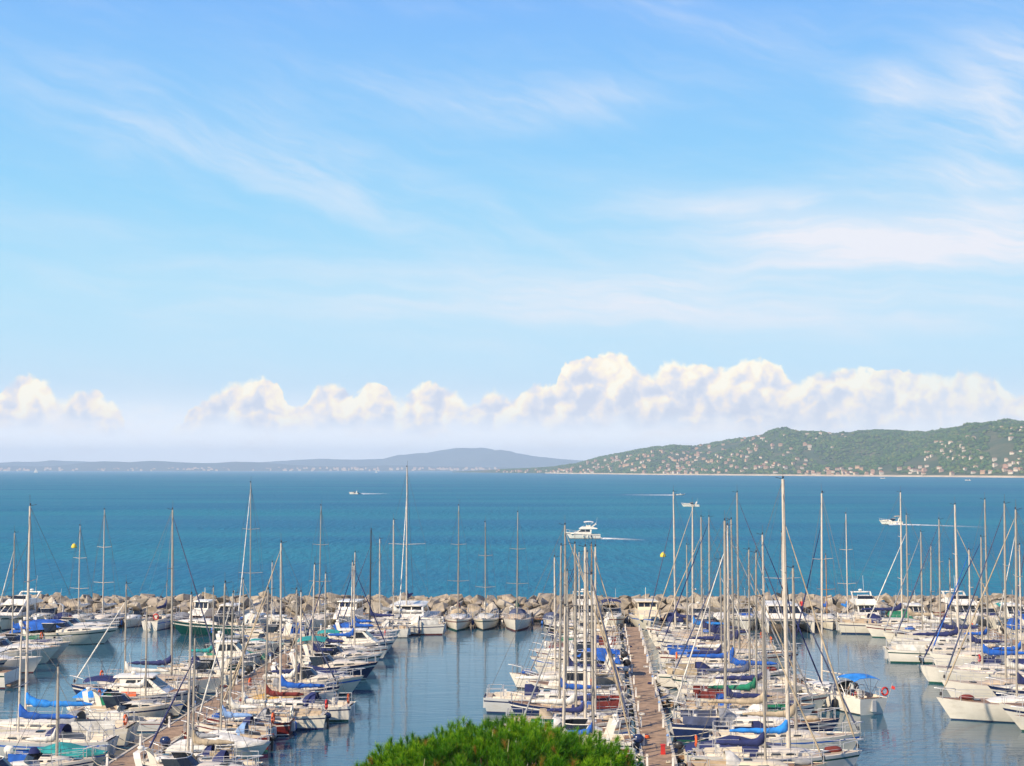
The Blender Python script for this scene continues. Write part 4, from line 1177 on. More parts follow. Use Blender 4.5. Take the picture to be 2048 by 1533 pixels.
# ================================================================== berths
ORD = ['first', 'second', 'third', 'fourth', 'fifth', 'sixth', 'seventh', 'eighth', 'ninth', 'tenth', 'eleventh', 'twelfth', 'thirteenth', 'fourteenth', 'fifteenth', 'sixteenth',
       'seventeenth', 'eighteenth', 'nineteenth', 'twentieth', 'twenty-first', 'twenty-second', 'twenty-third', 'twenty-fourth', 'twenty-fifth', 'twenty-sixth', 'twenty-seventh', 'twenty-eighth']
MAKE = {'sail': sailboat, 'cruiser': cruiser, 'hardtop': hardtop, 'fly': flybridge, 'pilot': pilothouse, 'day': dayboat}
NOUN = {'sail': 'sailing yacht', 'cruiser': 'motor cruiser', 'hardtop': 'cabin cruiser', 'fly': 'flybridge yacht', 'pilot': 'wheelhouse boat', 'day': 'small open boat', 'cat': 'sailing catamaran'}
CATG = {'sail': 'sailboat', 'cruiser': 'motorboat', 'hardtop': 'motorboat', 'fly': 'motor yacht', 'pilot': 'motorboat', 'day': 'motorboat', 'cat': 'catamaran'}
def look(kind, kw):
    """what the boat looks like, for its label"""
    s = kw.get('hull', 'white') + ' ' + NOUN[kind]
    extra = None
    if kind == 'sail' and kw.get('cover') and not kw.get('bare'): extra = kw['cover'] + ' sail cover'
    elif kind == 'sail': extra = 'bare boom'
    elif kind == 'cat': extra = 'wide saloon'
    elif kw.get('cover'): extra = kw['cover'] + ' canvas cover'
    elif kw.get('bim'): extra = kw['bim'] + ' canopy'
    elif kw.get('awn'): extra = kw['awn'] + ' awning'
    else: extra = {'cruiser': 'open cockpit', 'hardtop': 'white roof', 'fly': 'white arch', 'pilot': 'tall cabin', 'day': 'outboard motor'}[kind]
    return s + ', ' + extra
def beam_of(kind, L):
    return {'sail': .335, 'cruiser': .335, 'hardtop': .34, 'fly': .33, 'pilot': .36, 'day': .37}[kind] * L

def row(p, side, masts, fill, y_far, y_near, sidename, seed, gap0=.42, pontoon=None):
    """one side of a pontoon. masts: (py of the waterline, mast column, mast-top row, kw); fill: (kind, L, 'out'/'in', kw) far to near"""
    r_ = random.Random(seed)
    head = pier_ang(p) + (math.pi / 2 if side < 0 else -math.pi / 2)
    n = Vector((math.cos(head), math.sin(head), 0)); pd = Vector((math.cos(pier_ang(p)), math.sin(pier_ang(p)), 0))
    P0 = Vector((*PIERS[p][0], 0)); edge = PW / 2 + .2
    boats = []
    def solve(Y, mx, top, kw):
        M = at_depth(mx, 1000, Y); T = at_depth(mx, top, Y); M.z = 0
        t = (M - P0).dot(n) - edge; s = (M - P0).dot(pd); mh = T.z
        L = kw.get('L') or max(6.0, min(12.6, mh * .80)); mf = .56
        if t - mf * L >= .3:
            if t - mf * L > 2.6: L = min(13.0, (t - 1.3) / mf)
            return dict(s=s, L=L, out=True, gap=t - mf * L, mh=mh)
        if t - (1 - mf) * L >= .25: return dict(s=s, L=L, out=False, gap=t - (1 - mf) * L, mh=mh)
        L = max(5.2, (t - .3) / .44)
        return dict(s=s, L=L, out=False, gap=max(.3, t - .44 * L), mh=mh)
    for py, mx, top, kw in masts:
        Y = ground(mx, py).y
        d = solve(Y, mx, top, kw); d.update(kind='sail', Y=Y, mx=mx, top=top, kw=kw); boats.append(d)
    boats.sort(key=lambda d: d['s'])
    for _ in range(60):                                       # push crowded neighbours apart
        for a, b in zip(boats, boats[1:]):
            need = (beam_of('sail', a['L']) + beam_of('sail', b['L'])) / 2 + .22
            if b['s'] - a['s'] < need:
                e = (need - (b['s'] - a['s'])) / 2; a['s'] -= e; b['s'] += e; a['Y'] -= e; b['Y'] += e
        for d in boats:
            q = solve(d['Y'], d['mx'], d['top'], d['kw']); s = d['s']; d.update(q); d['s'] = s
    s_far = (y_far - P0.y) / pd.y; s_near = (y_near - P0.y) / pd.y
    fillq = list(fill); cur = s_far; out = []
    seq = sorted(boats, key=lambda d: -d['s']) + [None]
    for d in seq:
        lim = (d['s'] + beam_of('sail', d['L']) / 2 + .2) if d else s_near
        while fillq:
            k, L, o, kw = fillq[0]; bw = beam_of(k, L)
            if cur - bw < lim:
                cand = [i for i, f in enumerate(fillq[:6]) if cur - beam_of(f[0], f[1]) >= lim]
                if not cand: break
                k, L, o, kw = fillq.pop(cand[0]); bw = beam_of(k, L)
            else: fillq.pop(0)
            room = cur - bw - lim
            extra = min(room * .5, r_.uniform(.05, .30))
            out.append(dict(kind=k, L=L, out=(o == 'out'), gap=kw.pop('gap', gap0 * r_.uniform(.7, 1.5)), s=cur - extra - bw / 2, kw=kw, mh=(kw.pop('mh') if 'mh' in kw else 0))); cur -= bw + extra + .10
        if d: out.append(d); cur = min(cur, d['s'] - beam_of('sail', d['L']) / 2 - .15)
    out.sort(key=lambda d: -d['s'])
    for i, d in enumerate(out):
        d['kw'].setdefault('hull', random.Random(seed * 77 + i).choice(['white', 'ivory', 'white'] if p == 'C' else ['white'] * 9 + ['ivory'] * 3 + ['cream', 'pale grey', 'navy', 'navy', 'dark green', 'pale grey']))
        rr = random.Random(seed * 100 + i); kw = dict(d['kw']); kw.pop('L', None)
        if d['kind'] == 'sail':
            kw.setdefault('hood', rr.choice([None, None, 'navy', 'blue', 'grey', 'beige', 'navy', 'white']))
            kw.setdefault('furl', rr.choice(['white', 'grey', 'navy', None, None, 'beige', 'slate']))
            if kw['furl'] == 'white': kw['furl'] = rr.choice(['white', 'grey', 'beige', None])
            root, H = sailboat(rr, d['L'], d['mh'], **kw)
        else: root, H = MAKE[d['kind']](rr, d['L'], **kw)
        base = P0 + pd * d['s'] + n * (edge + d['gap'])
        if d['out']: root.location = base; a = head
        else: root.location = base + n * d['L']; a = head + math.pi
        root.rotation_euler = (rr.uniform(-.012, .012), rr.uniform(-.006, .006), a + rr.uniform(-.025, .025))
        mooring(root, H, 'stern' if d['out'] else 'bow', d['gap'], rr)
        tag(root, f"{look(d['kind'], d['kw'])}, {ORD[i]} from breakwater, {sidename}", CATG[d['kind']], 'boats moored along the pontoons')
    return out

S = lambda **k: k
# --- A: pontoon with the maroon sailboats, side away from the pine
row('A', -1, [
    (1353, 431, 1175, S(cover='teal', furl=None)), (1388, 348, 1020, S(cover='navy', furl='slate', hood=None)), (1404, 256, 1168, S(cover='white', furl='white', L=9.6, hood=None)),
    (1492, 62, 1012, S(cover='sky blue', furl=None, hull='ivory')), (1507, 47, 1244, S(cover='blue', furl=None)), (1555, 137, 1335, S(cover='white', furl=None, thick=1.45))],
    [('cruiser', 10.4, 'out', S(hull='dark green', arch=True, gap=6.0)), ('hardtop', 6.6, 'in', S()), ('sail', 6.4, 'out', S(mh=8.2, cover='white')), ('cruiser', 6.8, 'out', S()), ('day', 5.6, 'in', S(cover='beige')), ('day', 5.4, 'out', S(style='cuddy')),
     ('day', 5.6, 'in', S(cover='teal')), ('cruiser', 6.8, 'in', S()), ('sail', 6.2, 'in', S(mh=7.6, cover='grey')), ('day', 5.8, 'out', S(cover='green')), ('hardtop', 6.6, 'in', S()), ('day', 5.6, 'in', S(style='console')), ('day', 5.4, 'out', S(hull='pale grey', style='console')), ('cruiser', 6.8, 'out', S(hull='ivory')),
     ('hardtop', 8.6, 'in', S(awn='navy', cov='sky blue', life=True)), ('sail', 6.6, 'in', S(mh=8.0, cover='white', hull='ivory')), ('cruiser', 7.2, 'in', S(hull='ivory')), ('day', 5.6, 'out', S(hull='pale grey', style='cuddy')), ('day', 5.8, 'in', S(cover='teal', gap=.3)),
     ('day', 5.6, 'out', S(style='cuddy')), ('cruiser', 6.6, 'in', S(hull='cream')), ('day', 5.6, 'in', S(cover='sky blue')), ('day', 5.4, 'in', S(cover='white')), ('day', 5.6, 'in', S(cover='teal', hull='ivory')), ('hardtop', 6.8, 'in', S()), ('day', 5.4, 'in', S(cover='grey')), ('day', 5.4, 'in', S(style='cuddy', hull='cream'))],
    154.5, 76, "sunward side, maroon sailboats' pontoon", 3)
# --- A: side facing the pine
row('A', 1, [
    (1266, 788, 1040, S(cover='white', furl='white')), (1262, 761, 1078, S(cover='grey', furl=None)), (1274, 741, 1060, S(cover='navy', furl='slate', mastm=ALUD, hull='white')),
    (1284, 697, 1105, S(cover='blue', furl='navy', hull='pale grey')), (1296, 705, 1125, S(cover='blue', hull='white', furl=None)), (1330, 623, 1148, S(cover='navy', furl='navy')), (1350, 613, 1130, S(cover='navy', furl='white', hull='navy')),
    (1438, 565, 1086, S(cover='blue', furl='white', hull='white')), (1456, 535, 1180, S(cover='maroon', hull='ivory', furl='white')), (1468, 490, 1252, S(cover='white', furl=None, hull='maroon')),
    (1480, 463, 1188, S(cover='white', furl='white', hull='white', L=6.6)), (1500, 447, 1168, S(cover='pale blue', hull='maroon', furl='white', hood='pale blue')), (1545, 356, 1190, S(cover='grey', hull='white', furl=None))],
    [('cruiser', 7.8, 'out', S(hull='pale grey')), ('cruiser', 7.4, 'out', S(cover='blue')), ('hardtop', 7.8, 'out', S(awn='teal', hull='white')), ('sail', 7.4, 'out', S(mh=8.8, cover='blue')), ('cruiser', 8.0, 'out', S(bim='teal')), ('cruiser', 8.4, 'out', S()), ('day', 6.4, 'out', S(cover='navy')),
     ('day', 6.2, 'out', S(cover='white')), ('cruiser', 8.2, 'out', S(hull='ivory')), ('sail', 7.0, 'out', S(mh=8.4, cover='navy', hull='navy')), ('sail', 7.0, 'out', S(mh=8.8, cover='white')), ('day', 6.4, 'out', S(cover='white', hull='ivory')), ('day', 5.6, 'in', S(cover='yellow')), ('sail', 6.8, 'in', S(mh=8.2, cover='beige')), ('cruiser', 7.8, 'out', S(hull='navy')), ('day', 6.0, 'out', S(style='cuddy')),
     ('cruiser', 7.4, 'out', S()), ('day', 6.4, 'in', S(cover='pale blue')), ('day', 6.2, 'in', S(cover='blue')), ('day', 6.0, 'in', S(cover='blue', hull='maroon')), ('cruiser', 7.0, 'out', S(cover='white')), ('day', 5.6, 'in', S(cover='teal'))],
    154.5, 76, "pine side, maroon sailboats' pontoon", 4)
# --- B: the bare brown pontoon, side facing the pine
row('B', -1, [
    (1288, 1158, 1105, S(cover='white', furl='navy')), (1302, 1184, 1088, S(cover='beige', furl='white', mastm=WOODM)), (1322, 1176, 1104, S(cover='white', furl='white')), (1378, 1110, 1115, S(cover='white', furl='white', hull='white', bare=True)),
    (1424, 1131, 1050, S(cover='white', furl='white', hull='pale grey')), (1440, 1118, 1092, S(cover='blue', furl=None, L=8.4)), (1462, 1189, 1094, S(cover='navy', furl=None)), (1474, 1151, 1088, S(cover='white', furl='white')), (1490, 1169, 1094, S(cover='navy', furl='slate', thick=1.35)),
    (1540, 1186, 1150, S(cover='blue', furl='white'))],
    [('cruiser', 7.6, 'out', S(hull='white')), ('cruiser', 7.8, 'out', S(hull='black')), ('day', 6.4, 'out', S(style='console')), ('sail', 7.6, 'out', S(mh=9.6, cover='white')), ('cruiser', 8.0, 'out', S(hull='white')), ('day', 6.4, 'out', S(cover='white')), ('cruiser', 8.2, 'out', S(cover='blue')), ('day', 6.2, 'out', S(cover='navy')), ('cruiser', 7.6, 'out', S(bim='blue')),
     ('sail', 7.8, 'out', S(mh=9.8, cover='navy', hull='white')), ('hardtop', 7.8, 'out', S(life=True)), ('cruiser', 9.0, 'out', S()), ('sail', 7.6, 'out', S(mh=9.9, cover='white')), ('cruiser', 8.0, 'out', S(cover='beige')), ('sail', 7.2, 'out', S(mh=9.0, cover='navy')), ('day', 6.6, 'out', S(cover='white')), ('sail', 7.6, 'out', S(mh=9.2, cover='beige')), ('cruiser', 8.6, 'out', S()), ('day', 6.8, 'out', S(cover='white', hull='maroon')),
     ('cruiser', 8.6, 'out', S(hull='ivory')), ('cruiser', 8.8, 'out', S()), ('day', 6.4, 'out', S(cover='blue')), ('hardtop', 7.6, 'in', S())],
    154, 78, 'pine side, bare pontoon', 5)
# --- B: side facing the cruising yacht
row('B', 1, [
    (1276, 1349, 984, S(cover='navy', furl='slate')), (1288, 1373, 1090, S(cover='slate', furl=None)), (1298, 1383, 1010, S(cover='sky blue', furl='white')), (1306, 1402, 1035, S(cover='navy', hull='white', furl='white')), (1315, 1417, 1035, S(cover='navy', furl='navy')),
    (1336, 1475, 985, S(cover='navy', furl='slate')), (1345, 1453, 1110, S(cover='white', furl=None)), (1362, 1441, 1120, S(cover='navy', furl='white')), (1376, 1466, 1040, S(cover='blue', furl='white')), (1388, 1455, 1052, S(cover='blue', furl='slate')), (1404, 1496, 1100, S(cover='slate', furl='white')), (1424, 1528, 1070, S(cover='navy', furl='navy', hood='white', hull='ivory')),
    (1444, 1508, 1105, S(cover='green', furl='white')), (1462, 1447, 1042, S(cover='navy', furl='white', hood='white', thick=1.25)), (1478, 1528, 1250, S(cover='beige', furl=None, L=11)), (1505, 1586, 1136, S(cover='beige', furl='slate', hood='navy', thick=1.3, hull='ivory', L=9.4)), (1545, 1571, 958, S(cover='sky blue', furl='white', hood='navy', thick=1.3, L=9.8))],
    [('sail', 8.0, 'out', S(mh=10.6, cover='navy')), ('day', 6.2, 'out', S(cover='navy')), ('sail', 7.6, 'out', S(mh=10.0, cover='slate', hull='ivory')), ('cruiser', 8.0, 'out', S(cover='navy')), ('cruiser', 8.0, 'out', S(hull='navy')), ('day', 6.6, 'out', S(cover='white')), ('cruiser', 8.8, 'out', S()), ('cruiser', 9, 'out', S(cover='navy')), ('hardtop', 8.4, 'out', S()), ('day', 6.4, 'out', S(cover='slate'))],
    154.5, 78, 'yacht-channel side, bare pontoon', 6)
# --- C: pontoon of the big motor yachts, side facing the cruising yacht
row('C', -1, [
    (1272, 1800, 985, S(cover='navy', furl='white')), (1280, 1812, 1030, S(cover='beige', furl='white')), (1290, 1840, 1064, S(cover='white', furl='white')), (1300, 1876, 1040, S(cover='navy', furl='slate')), (1324, 1911, 1010, S(cover='navy', furl='white', thick=1.25, hull='white')),
    (1334, 1935, 1100, S(cover='navy', furl='blue', hood='navy')), (1310, 1971, 1000, S(cover='blue', furl='white')), (1285, 1857, 1092, S(cover='white', furl=None, L=8.0)), (1368, 1958, 1075, S(cover='blue', furl='navy', L=8.6, hull='white')), (1296, 1898, 1120, S(cover='slate', furl=None, L=7.6)), (1350, 2036, 1090, S(cover='blue', furl=None)), (1400, 2004, 1008, S(cover='white', furl='slate', hood='navy', buoy=True, L=11.4, hull='white')), (1440, 2024, 1020, S(cover='navy', furl='white', L=11.6, hull='white'))],
    [('cruiser', 9.4, 'out', S(hull='white')), ('cruiser', 10, 'out', S(hull='navy')), ('fly', 11.5, 'out', S(bim='navy')), ('cruiser', 11.5, 'out', S()), ('fly', 12.5, 'out', S(gap=1.6)), ('cruiser', 12, 'out', S(cover='beige')), ('fly', 13, 'out', S(bim='white')), ('fly', 13, 'out', S(hull='white'))],
    154.5, 88, "yacht-channel side, motor yachts' pontoon", 7, gap0=1.2)
row('C', 1, [(1284, 1992, 1004, S(cover='navy', furl='slate')), (1272, 2022, 1022, S(cover='blue', furl='white'))],
    [('cruiser', 9, 'out', S(cover='blue')), ('hardtop', 9, 'out', S()), ('cruiser', 9, 'out', S(bim='blue')), ('cruiser', 9, 'out', S())], 154.5, 132, "outer side, motor yachts' pontoon", 8)
# --- D: pontoon of the flybridge cruiser
row('D', 1, [(1300, 8, 1066, S(cover='blue', furl='white')), (1345, -8, 1120, S(cover='white', furl=None))],
    [('day', 6.8, 'out', S(style='console', hull='navy')), ('cruiser', 10.0, 'out', S(hull='white')), ('cruiser', 11.2, 'out', S(cover='blue')), ('day', 7.4, 'in', S(cover='green')), ('cruiser', 10.4, 'out', S()), ('cruiser', 10.8, 'out', S()), ('cruiser', 9.6, 'out', S(hull='ivory')),
     ('fly', 11.6, 'in', S(gap=.5)), ('cruiser', 10.5, 'in', S(hull='white')), ('hardtop', 10, 'in', S())],
    154.5, 116, "pine side, flybridge cruiser's pontoon", 9)

# --- boats lying in front of the boulders, most with their bows to the harbour
BWB = [  # column, kind, L, bow turned out?, mast-top row, kw
    (8, 'hardtop', 8.0, 1, None, S()), (52, 'fly', 9.5, 1, None, S(hull='ivory')), (100, 'cruiser', 8.0, 1, None, S()), (140, 'day', 6.0, 1, None, S(cover='navy')), (178, 'sail', 8.6, 1, 1052, S(cover='white', furl=None, hull='ivory')), (232, 'sail', 9.5, 1, 1020, S(cover='white', furl=None, hull='white')),
    (282, 'day', 6.0, 1, None, S(style='cuddy')), (324, 'sail', 8.0, 0, 1165, S(cover='navy', furl=None, hull='white')), (372, 'day', 5.8, 1, None, S(cover='grey')), (420, 'pilot', 7.0, 1, None, S(hull='maroon')), (470, 'hardtop', 8.2, 1, None, S(awn='black')), (518, 'sail', 11.5, 1, 966, S(cover='grey', furl='white')), (560, 'day', 6.0, 1, None, S(style='console')),
    (596, 'day', 6.2, 0, None, S(hull='bright blue', style='console')), (652, 'sail', 10.5, 1, 1012, S(cover='white', furl=None, hull='white')), (718, 'pilot', 9.0, 1, None, S()), (822, 'cat', 12.5, 1, 935, S(cover='navy')), (917, 'sail', 9.2, 1, 1012, S(cover='maroon', furl=None, hull='white', hood='beige')), (977, 'sail', 8.6, 1, 1045, S(cover='white', furl=None, hull='ivory')),
    (1038, 'sail', 9.6, 1, 1025, S(cover='green', furl=None, hull='white', hood='slate')), (1105, 'day', 5.6, 1, None, S(cover='slate')), (1168, 'fly', 9.5, 1, None, S(hull='white')), (1222, 'cruiser', 8, 1, None, S(bim='navy')), (1288, 'pilot', 9.5, 1, None, S(hull='ivory', housem='cream')), (1340, 'day', 6.2, 0, None, S(cover='navy')),
    (1400, 'cruiser', 8.0, 1, None, S()), (1440, 'day', 6.0, 1, None, S(cover='white')), (1484, 'cruiser', 9.5, 1, None, S()), (1566, 'cat', 12.0, 1, 1066, S(cover='black', furl='black')), (1650, 'sail', 8.4, 1, 1110, S(cover='blue', furl=None, mastm=WOODM, hull='ivory')), (1686, 'sail', 8.0, 1, 1028, S(cover='sky blue', furl=None)),
    (1732, 'fly', 9.0, 1, None, S()), (1782, 'cruiser', 8.0, 0, None, S(cover='green')), (1828, 'hardtop', 8.5, 1, None, S()), (1872, 'day', 6.0, 1, None, S(cover='maroon')), (1918, 'fly', 10, 1, None, S()), (1972, 'cruiser', 9.5, 1, None, S()), (2022, 'hardtop', 9.0, 1, None, S(awn='teal')), (2068, 'sail', 9, 1, 1050, S(cover='navy', furl=None))]
for i, (cx, k, L, bow, top, kw) in enumerate(BWB):
    rr = random.Random(900 + i); kw = dict(kw)
    yq = BW0 - 2.1                       # the pontoon end lies here
    X = (cx - 1024) / F * (yq - L * .5)
    if k in ('sail', 'cat'):
        mh = at_depth(cx, top, yq - L * .5).z
        if k == 'cat': root, H = catamaran(rr, L, mh, kw.get('cover', 'navy'), kw.get('furl', 'white'))
        else:
            kw.setdefault('hood', None); root, H = sailboat(rr, L, mh, **kw)
    else: root, H = MAKE[k](rr, L, **kw)
    yaw = rr.uniform(-.10, .05) - (.10 if cx < 800 else 0)
    if bow: root.location = (X, yq, 0); a = -math.pi / 2 + yaw
    else: root.location = (X, yq - L, 0); a = math.pi / 2 + yaw
    root.rotation_euler = (rr.uniform(-.01, .01), 0, a)
    mooring(root, H, 'stern' if bow else 'bow', .5, rr)
    nb = 'sailing catamaran' if k == 'cat' else NOUN[k]
    tag(root, f"{look(k, kw)}, {'bow' if bow else 'stern'} to harbour, {ORD[i] if i < len(ORD) else 'far'} along the boulders" if i < len(ORD) else f"{look(k, kw)}, {'bow' if bow else 'stern'} to harbour, {ORD[len(BWB) - 1 - i]} from boulders' end", CATG[k], 'boats moored along the breakwater')

# --- the yacht motoring down the channel, stern towards us
rr = random.Random(41)
pos = ground(1724, 1426)
root, H = sailboat(rr, 11.2, 16.1, hull='white', cover='white', furl='navy', bim='sky blue', hood='grey', buoy=False, bare=True, stripe=HULLS['white'], lean=.006, mastm=ALUW)
a = math.atan2(1, -.42)
root.rotation_euler = (0.01, 0, a)
st = ground(1745, 1430); root.location = (st.x, st.y, 0)
for s, x in ((1, 2.2), (1, 3.6), (1, 6.5)):
    MB().tube([(x, s * (H.half(x) + .12), .95), (x, s * (H.half(x) + .12), .85), (x, s * (H.half(x) + .12), .35), (x, s * (H.half(x) + .12), .28)], [.05, .15, .15, .05], 8).build('fender', RUB, root, smooth=True)
lifebuoy(root, .1, -1.2, 1.62, .28, REDM)
MB().tube([(.02, -1.45, 1.2), (-.35, -1.55, 2.3)], .018, 5).build('flagstaff', ALUW, root)
MB().add([(-.28, -1.53, 2.1), (-.48, -1.68, 2.0), (-.45, -1.66, 1.78), (-.22, -1.5, 1.88)], [(0, 1, 2, 3)]).build('ensign', REDM, root)
tag(root, 'white yacht under way mid-channel, sky blue bimini, red lifebuoy on its stern rail', 'sailboat')
YACHT = root
# --- small inflatables tied between the sterns and the bare pontoon
for k, (px, py) in enumerate([(1312, 1372), (1318, 1398), (1335, 1415), (1262, 1424)]):
    rr = random.Random(60 + k); o, h = inflatable(rr, 2.7); p = ground(px, py); o.location = (p.x, p.y, 0); o.rotation_euler = (0, 0, pier_ang('B') + rr.uniform(-.15, .15))
    tag(o, 'grey inflatable dinghy floating close beside the bare brown pontoon', 'dinghy', 'inflatable dinghies by the bare pontoon')
# ================================================================== out at sea
FOAM = bpy.data.materials.new('foam'); FOAM.use_nodes = True
N = NB(FOAM.node_tree); p = FOAM.node_tree.nodes['Principled BSDF']
p.inputs['Base Color'].default_value = (0.78, 0.80, 0.80, 1); p.inputs['Roughness'].default_value = 0.9
co = N.new('ShaderNodeTexCoord').outputs['Object']
fx, fy = N.sep(co)[:2]
f = N.noise(N.vm('MULTIPLY', co, (0.5, 1.6, 1.0)), 1.0, 4, 0.65)[0]
al = N.m('MULTIPLY', N.step(f, 0.30, 0.52), N.m('SUBTRACT', 1.0, N.m('MULTIPLY', N.new('ShaderNodeAttribute', attribute_name='fade').outputs['Fac'], 1.0)), clamp=True)
FOAM.node_tree.links.new(al, p.inputs['Alpha'])
def wake(P, Q, w0, w1, label, fade=1.0, hgt=.3):
    """strip of churned water from P (at the stern) to Q"""
    P, Q = Vector(P), Vector(Q); d = Q - P; n = Vector((-d.y, d.x, 0)).normalized(); m = 24
    vs, fs = [], []
    for k in range(m + 1):
        t = k / m; c = P + d * t + n * math.sin(t * 5) * w1 * .2; w = w0 + (w1 - w0) * t
        hh = hgt * (1 - .75 * t)
        vs += [(c.x - P.x - n.x * w, c.y - P.y - n.y * w, -.02), (c.x - P.x - n.x * w * .4, c.y - P.y - n.y * w * .4, hh), (c.x - P.x + n.x * w * .4, c.y - P.y + n.y * w * .4, hh), (c.x - P.x + n.x * w, c.y - P.y + n.y * w, -.02)]
    fs = [(4 * k + j, 4 * k + 4 + j, 4 * k + 5 + j, 4 * k + 1 + j) for k in range(m) for j in range(3)]
    o = MB().add(vs, fs).build('wake', FOAM, loc=(P.x, P.y, 0)); o['kind'] = 'stuff'; o['label'] = label
    ca = o.data.color_attributes.new('fade', 'FLOAT_COLOR', 'POINT')
    vals = []
    for k in range(m + 1): t = (k / m) ** .8 * fade; vals += [t, t, t, 1] * 4
    ca.data.foreach_set('color', vals)
def heading(o, P, ang): o.location = (P.x, P.y, 0); o.rotation_euler = (0, 0, ang)
rr = random.Random(70)
# white flybridge yacht
P = ground(1200, 1078); Lm = (1200 - 1131) / F * P.y
o, h = flybridge(rr, Lm, 'white', top=True, stripe=HULLS['navy']); heading(o, P, math.pi + .05)
tag(o, 'white flybridge motor yacht crossing the open sea beyond the breakwater', 'motor yacht')
wake(P, ground(1300, 1080.5), 1.0, 2.6, 'white wake trailing the flybridge motor yacht'); 
# boat running towards us with a long wake
P = ground(1806, 1050)
o, h = cruiser(rr, 7.5, 'white', bim='beige'); heading(o, P, math.pi - .35)
tag(o, 'white motorboat with beige canopy pulling a long wake at sea', 'motorboat')
wake(P, ground(1990, 1055), 1.6, 4, 'long white wake behind the motorboat', 1.0, .24)
wake(ground(1775, 1050.5), ground(1806, 1050), 1.0, 0.5, 'bow wave of the motorboat', .3)
P = ground(1398, 1014)
o, h = cruiser(rr, 8.5, 'white', arch=True); heading(o, P, math.pi)
tag(o, 'small white motorboat far out at sea, behind the mast tops', 'motorboat')
P = ground(716, 989)
o, h = cruiser(rr, 6.5, 'white'); heading(o, P, math.pi)
tag(o, 'tiny speedboat with short wake far out on the bay', 'motorboat')
wake(P, ground(762, 988), 5, 9, 'short wake of the tiny speedboat', .9, .9)
P = ground(1352, 991)
o, h = dayboat(rr, 6.5, 'white'); heading(o, P, 0)
tag(o, 'tiny open motorboat at the end of a long thin wake', 'motorboat')
wake(P, ground(1215, 990), 5, 6, 'long thin wake of the tiny open motorboat', 1.1, .4)
for px, py in ((1941, 962), (1770, 958)):
    P = ground(px, py); o, h = cruiser(rr, 9, 'white'); heading(o, P, math.pi)
    tag(o, 'tiny white boat close under the headland shore', 'motorboat', 'boats off the headland shore')
# far sails
def far_sail(px, py, hgt):
    P = ground(px, py); root = empty('far_sailboat', P)
    H = Hull(hgt * .8, hgt * .24, hgt * .09, 'sail'); H.build(root, HULLS['white'], HULLS['white'], ANTI['blue']); H.deck(root, DECK, DECK)
    L = hgt * .8; mx = L * .56
    MB().tube([(mx, 0, H.top(mx)), (mx, 0, hgt)], hgt * .009, 6).build('mast', ALUW, root)
    def sail(name, a, b, c, bul):
        a, b, c = Vector(a), Vector(b), Vector(c); n = 6; vs = []; fs = []
        for i in range(n + 1):
            for j in range(n + 1 - i):
                u, v = i / n, j / n; q = a * (1 - u - v) + b * u + c * v; q.y += bul * math.sin(math.pi * min(1, u + v)) * (1 - u) ; vs.append(q)
        idx = {}; k = 0
        for i in range(n + 1):
            for j in range(n + 1 - i): idx[i, j] = k; k += 1
        for i in range(n):
            for j in range(n - i):
                fs.append((idx[i, j], idx[i + 1, j], idx[i, j + 1]))
                if i + j < n - 1: fs.append((idx[i + 1, j], idx[i + 1, j + 1], idx[i, j + 1]))
        MB().add(vs, fs).build(name, HULLS['white'], root, smooth=True)
    sail('mainsail', (mx - .1, 0, hgt * .14), (mx - .1, 0, hgt * .98), (L * .05, .6, hgt * .14), .5)
    sail('jib', (L * .98, 0, hgt * .11), (mx + .1, 0, hgt * .9), (mx - .3, .8, hgt * .13), .5)
    root.rotation_euler = (0, 0, .3)
    return root
tag(far_sail(67, 946.3, 22), 'distant sailboat with white sails off the low blue coast', 'sailboat', 'far sails on the horizon')
tag(far_sail(750, 946.2, 13), 'distant sailboat with white sails off the low blue coast', 'sailboat', 'far sails on the horizon')
# buoys
def buoy(px, py, r, label, m_):
    P = ground(px, py); root = empty('mooring_buoy', P)
    b = MB(); b.loft([[(rr_ * math.cos(a), rr_ * math.sin(a), z) for a in [2 * math.pi * k / 12 for k in range(12)]] for rr_, z in ((r * .55, -r * .6), (r * .95, -.05), (r, r * .35), (r * .85, r * .9), (r * .5, r * 1.35), (r * .18, r * 1.5))])
    b.build('float', m_, root, smooth=True)
    MB().tube([(r * .22 * math.cos(a), 0, r * 1.6 + r * .22 * math.sin(a)) for a in [2 * math.pi * k / 8 for k in range(9)]], r * .06, 5).build('ring', STEEL, root)
    tag(root, label, 'buoy')
buoy(148, 1096, .62, 'yellow buoy floating alone beyond the boulders', YEL)
buoy(1326, 1114, .60, 'yellow buoy beyond the boulders beside the tall mast of bare pontoon', YEL)
buoy(1552, 1334, .42, 'small orange yellow buoy in the channel near the bare pontoon boats', YEL)

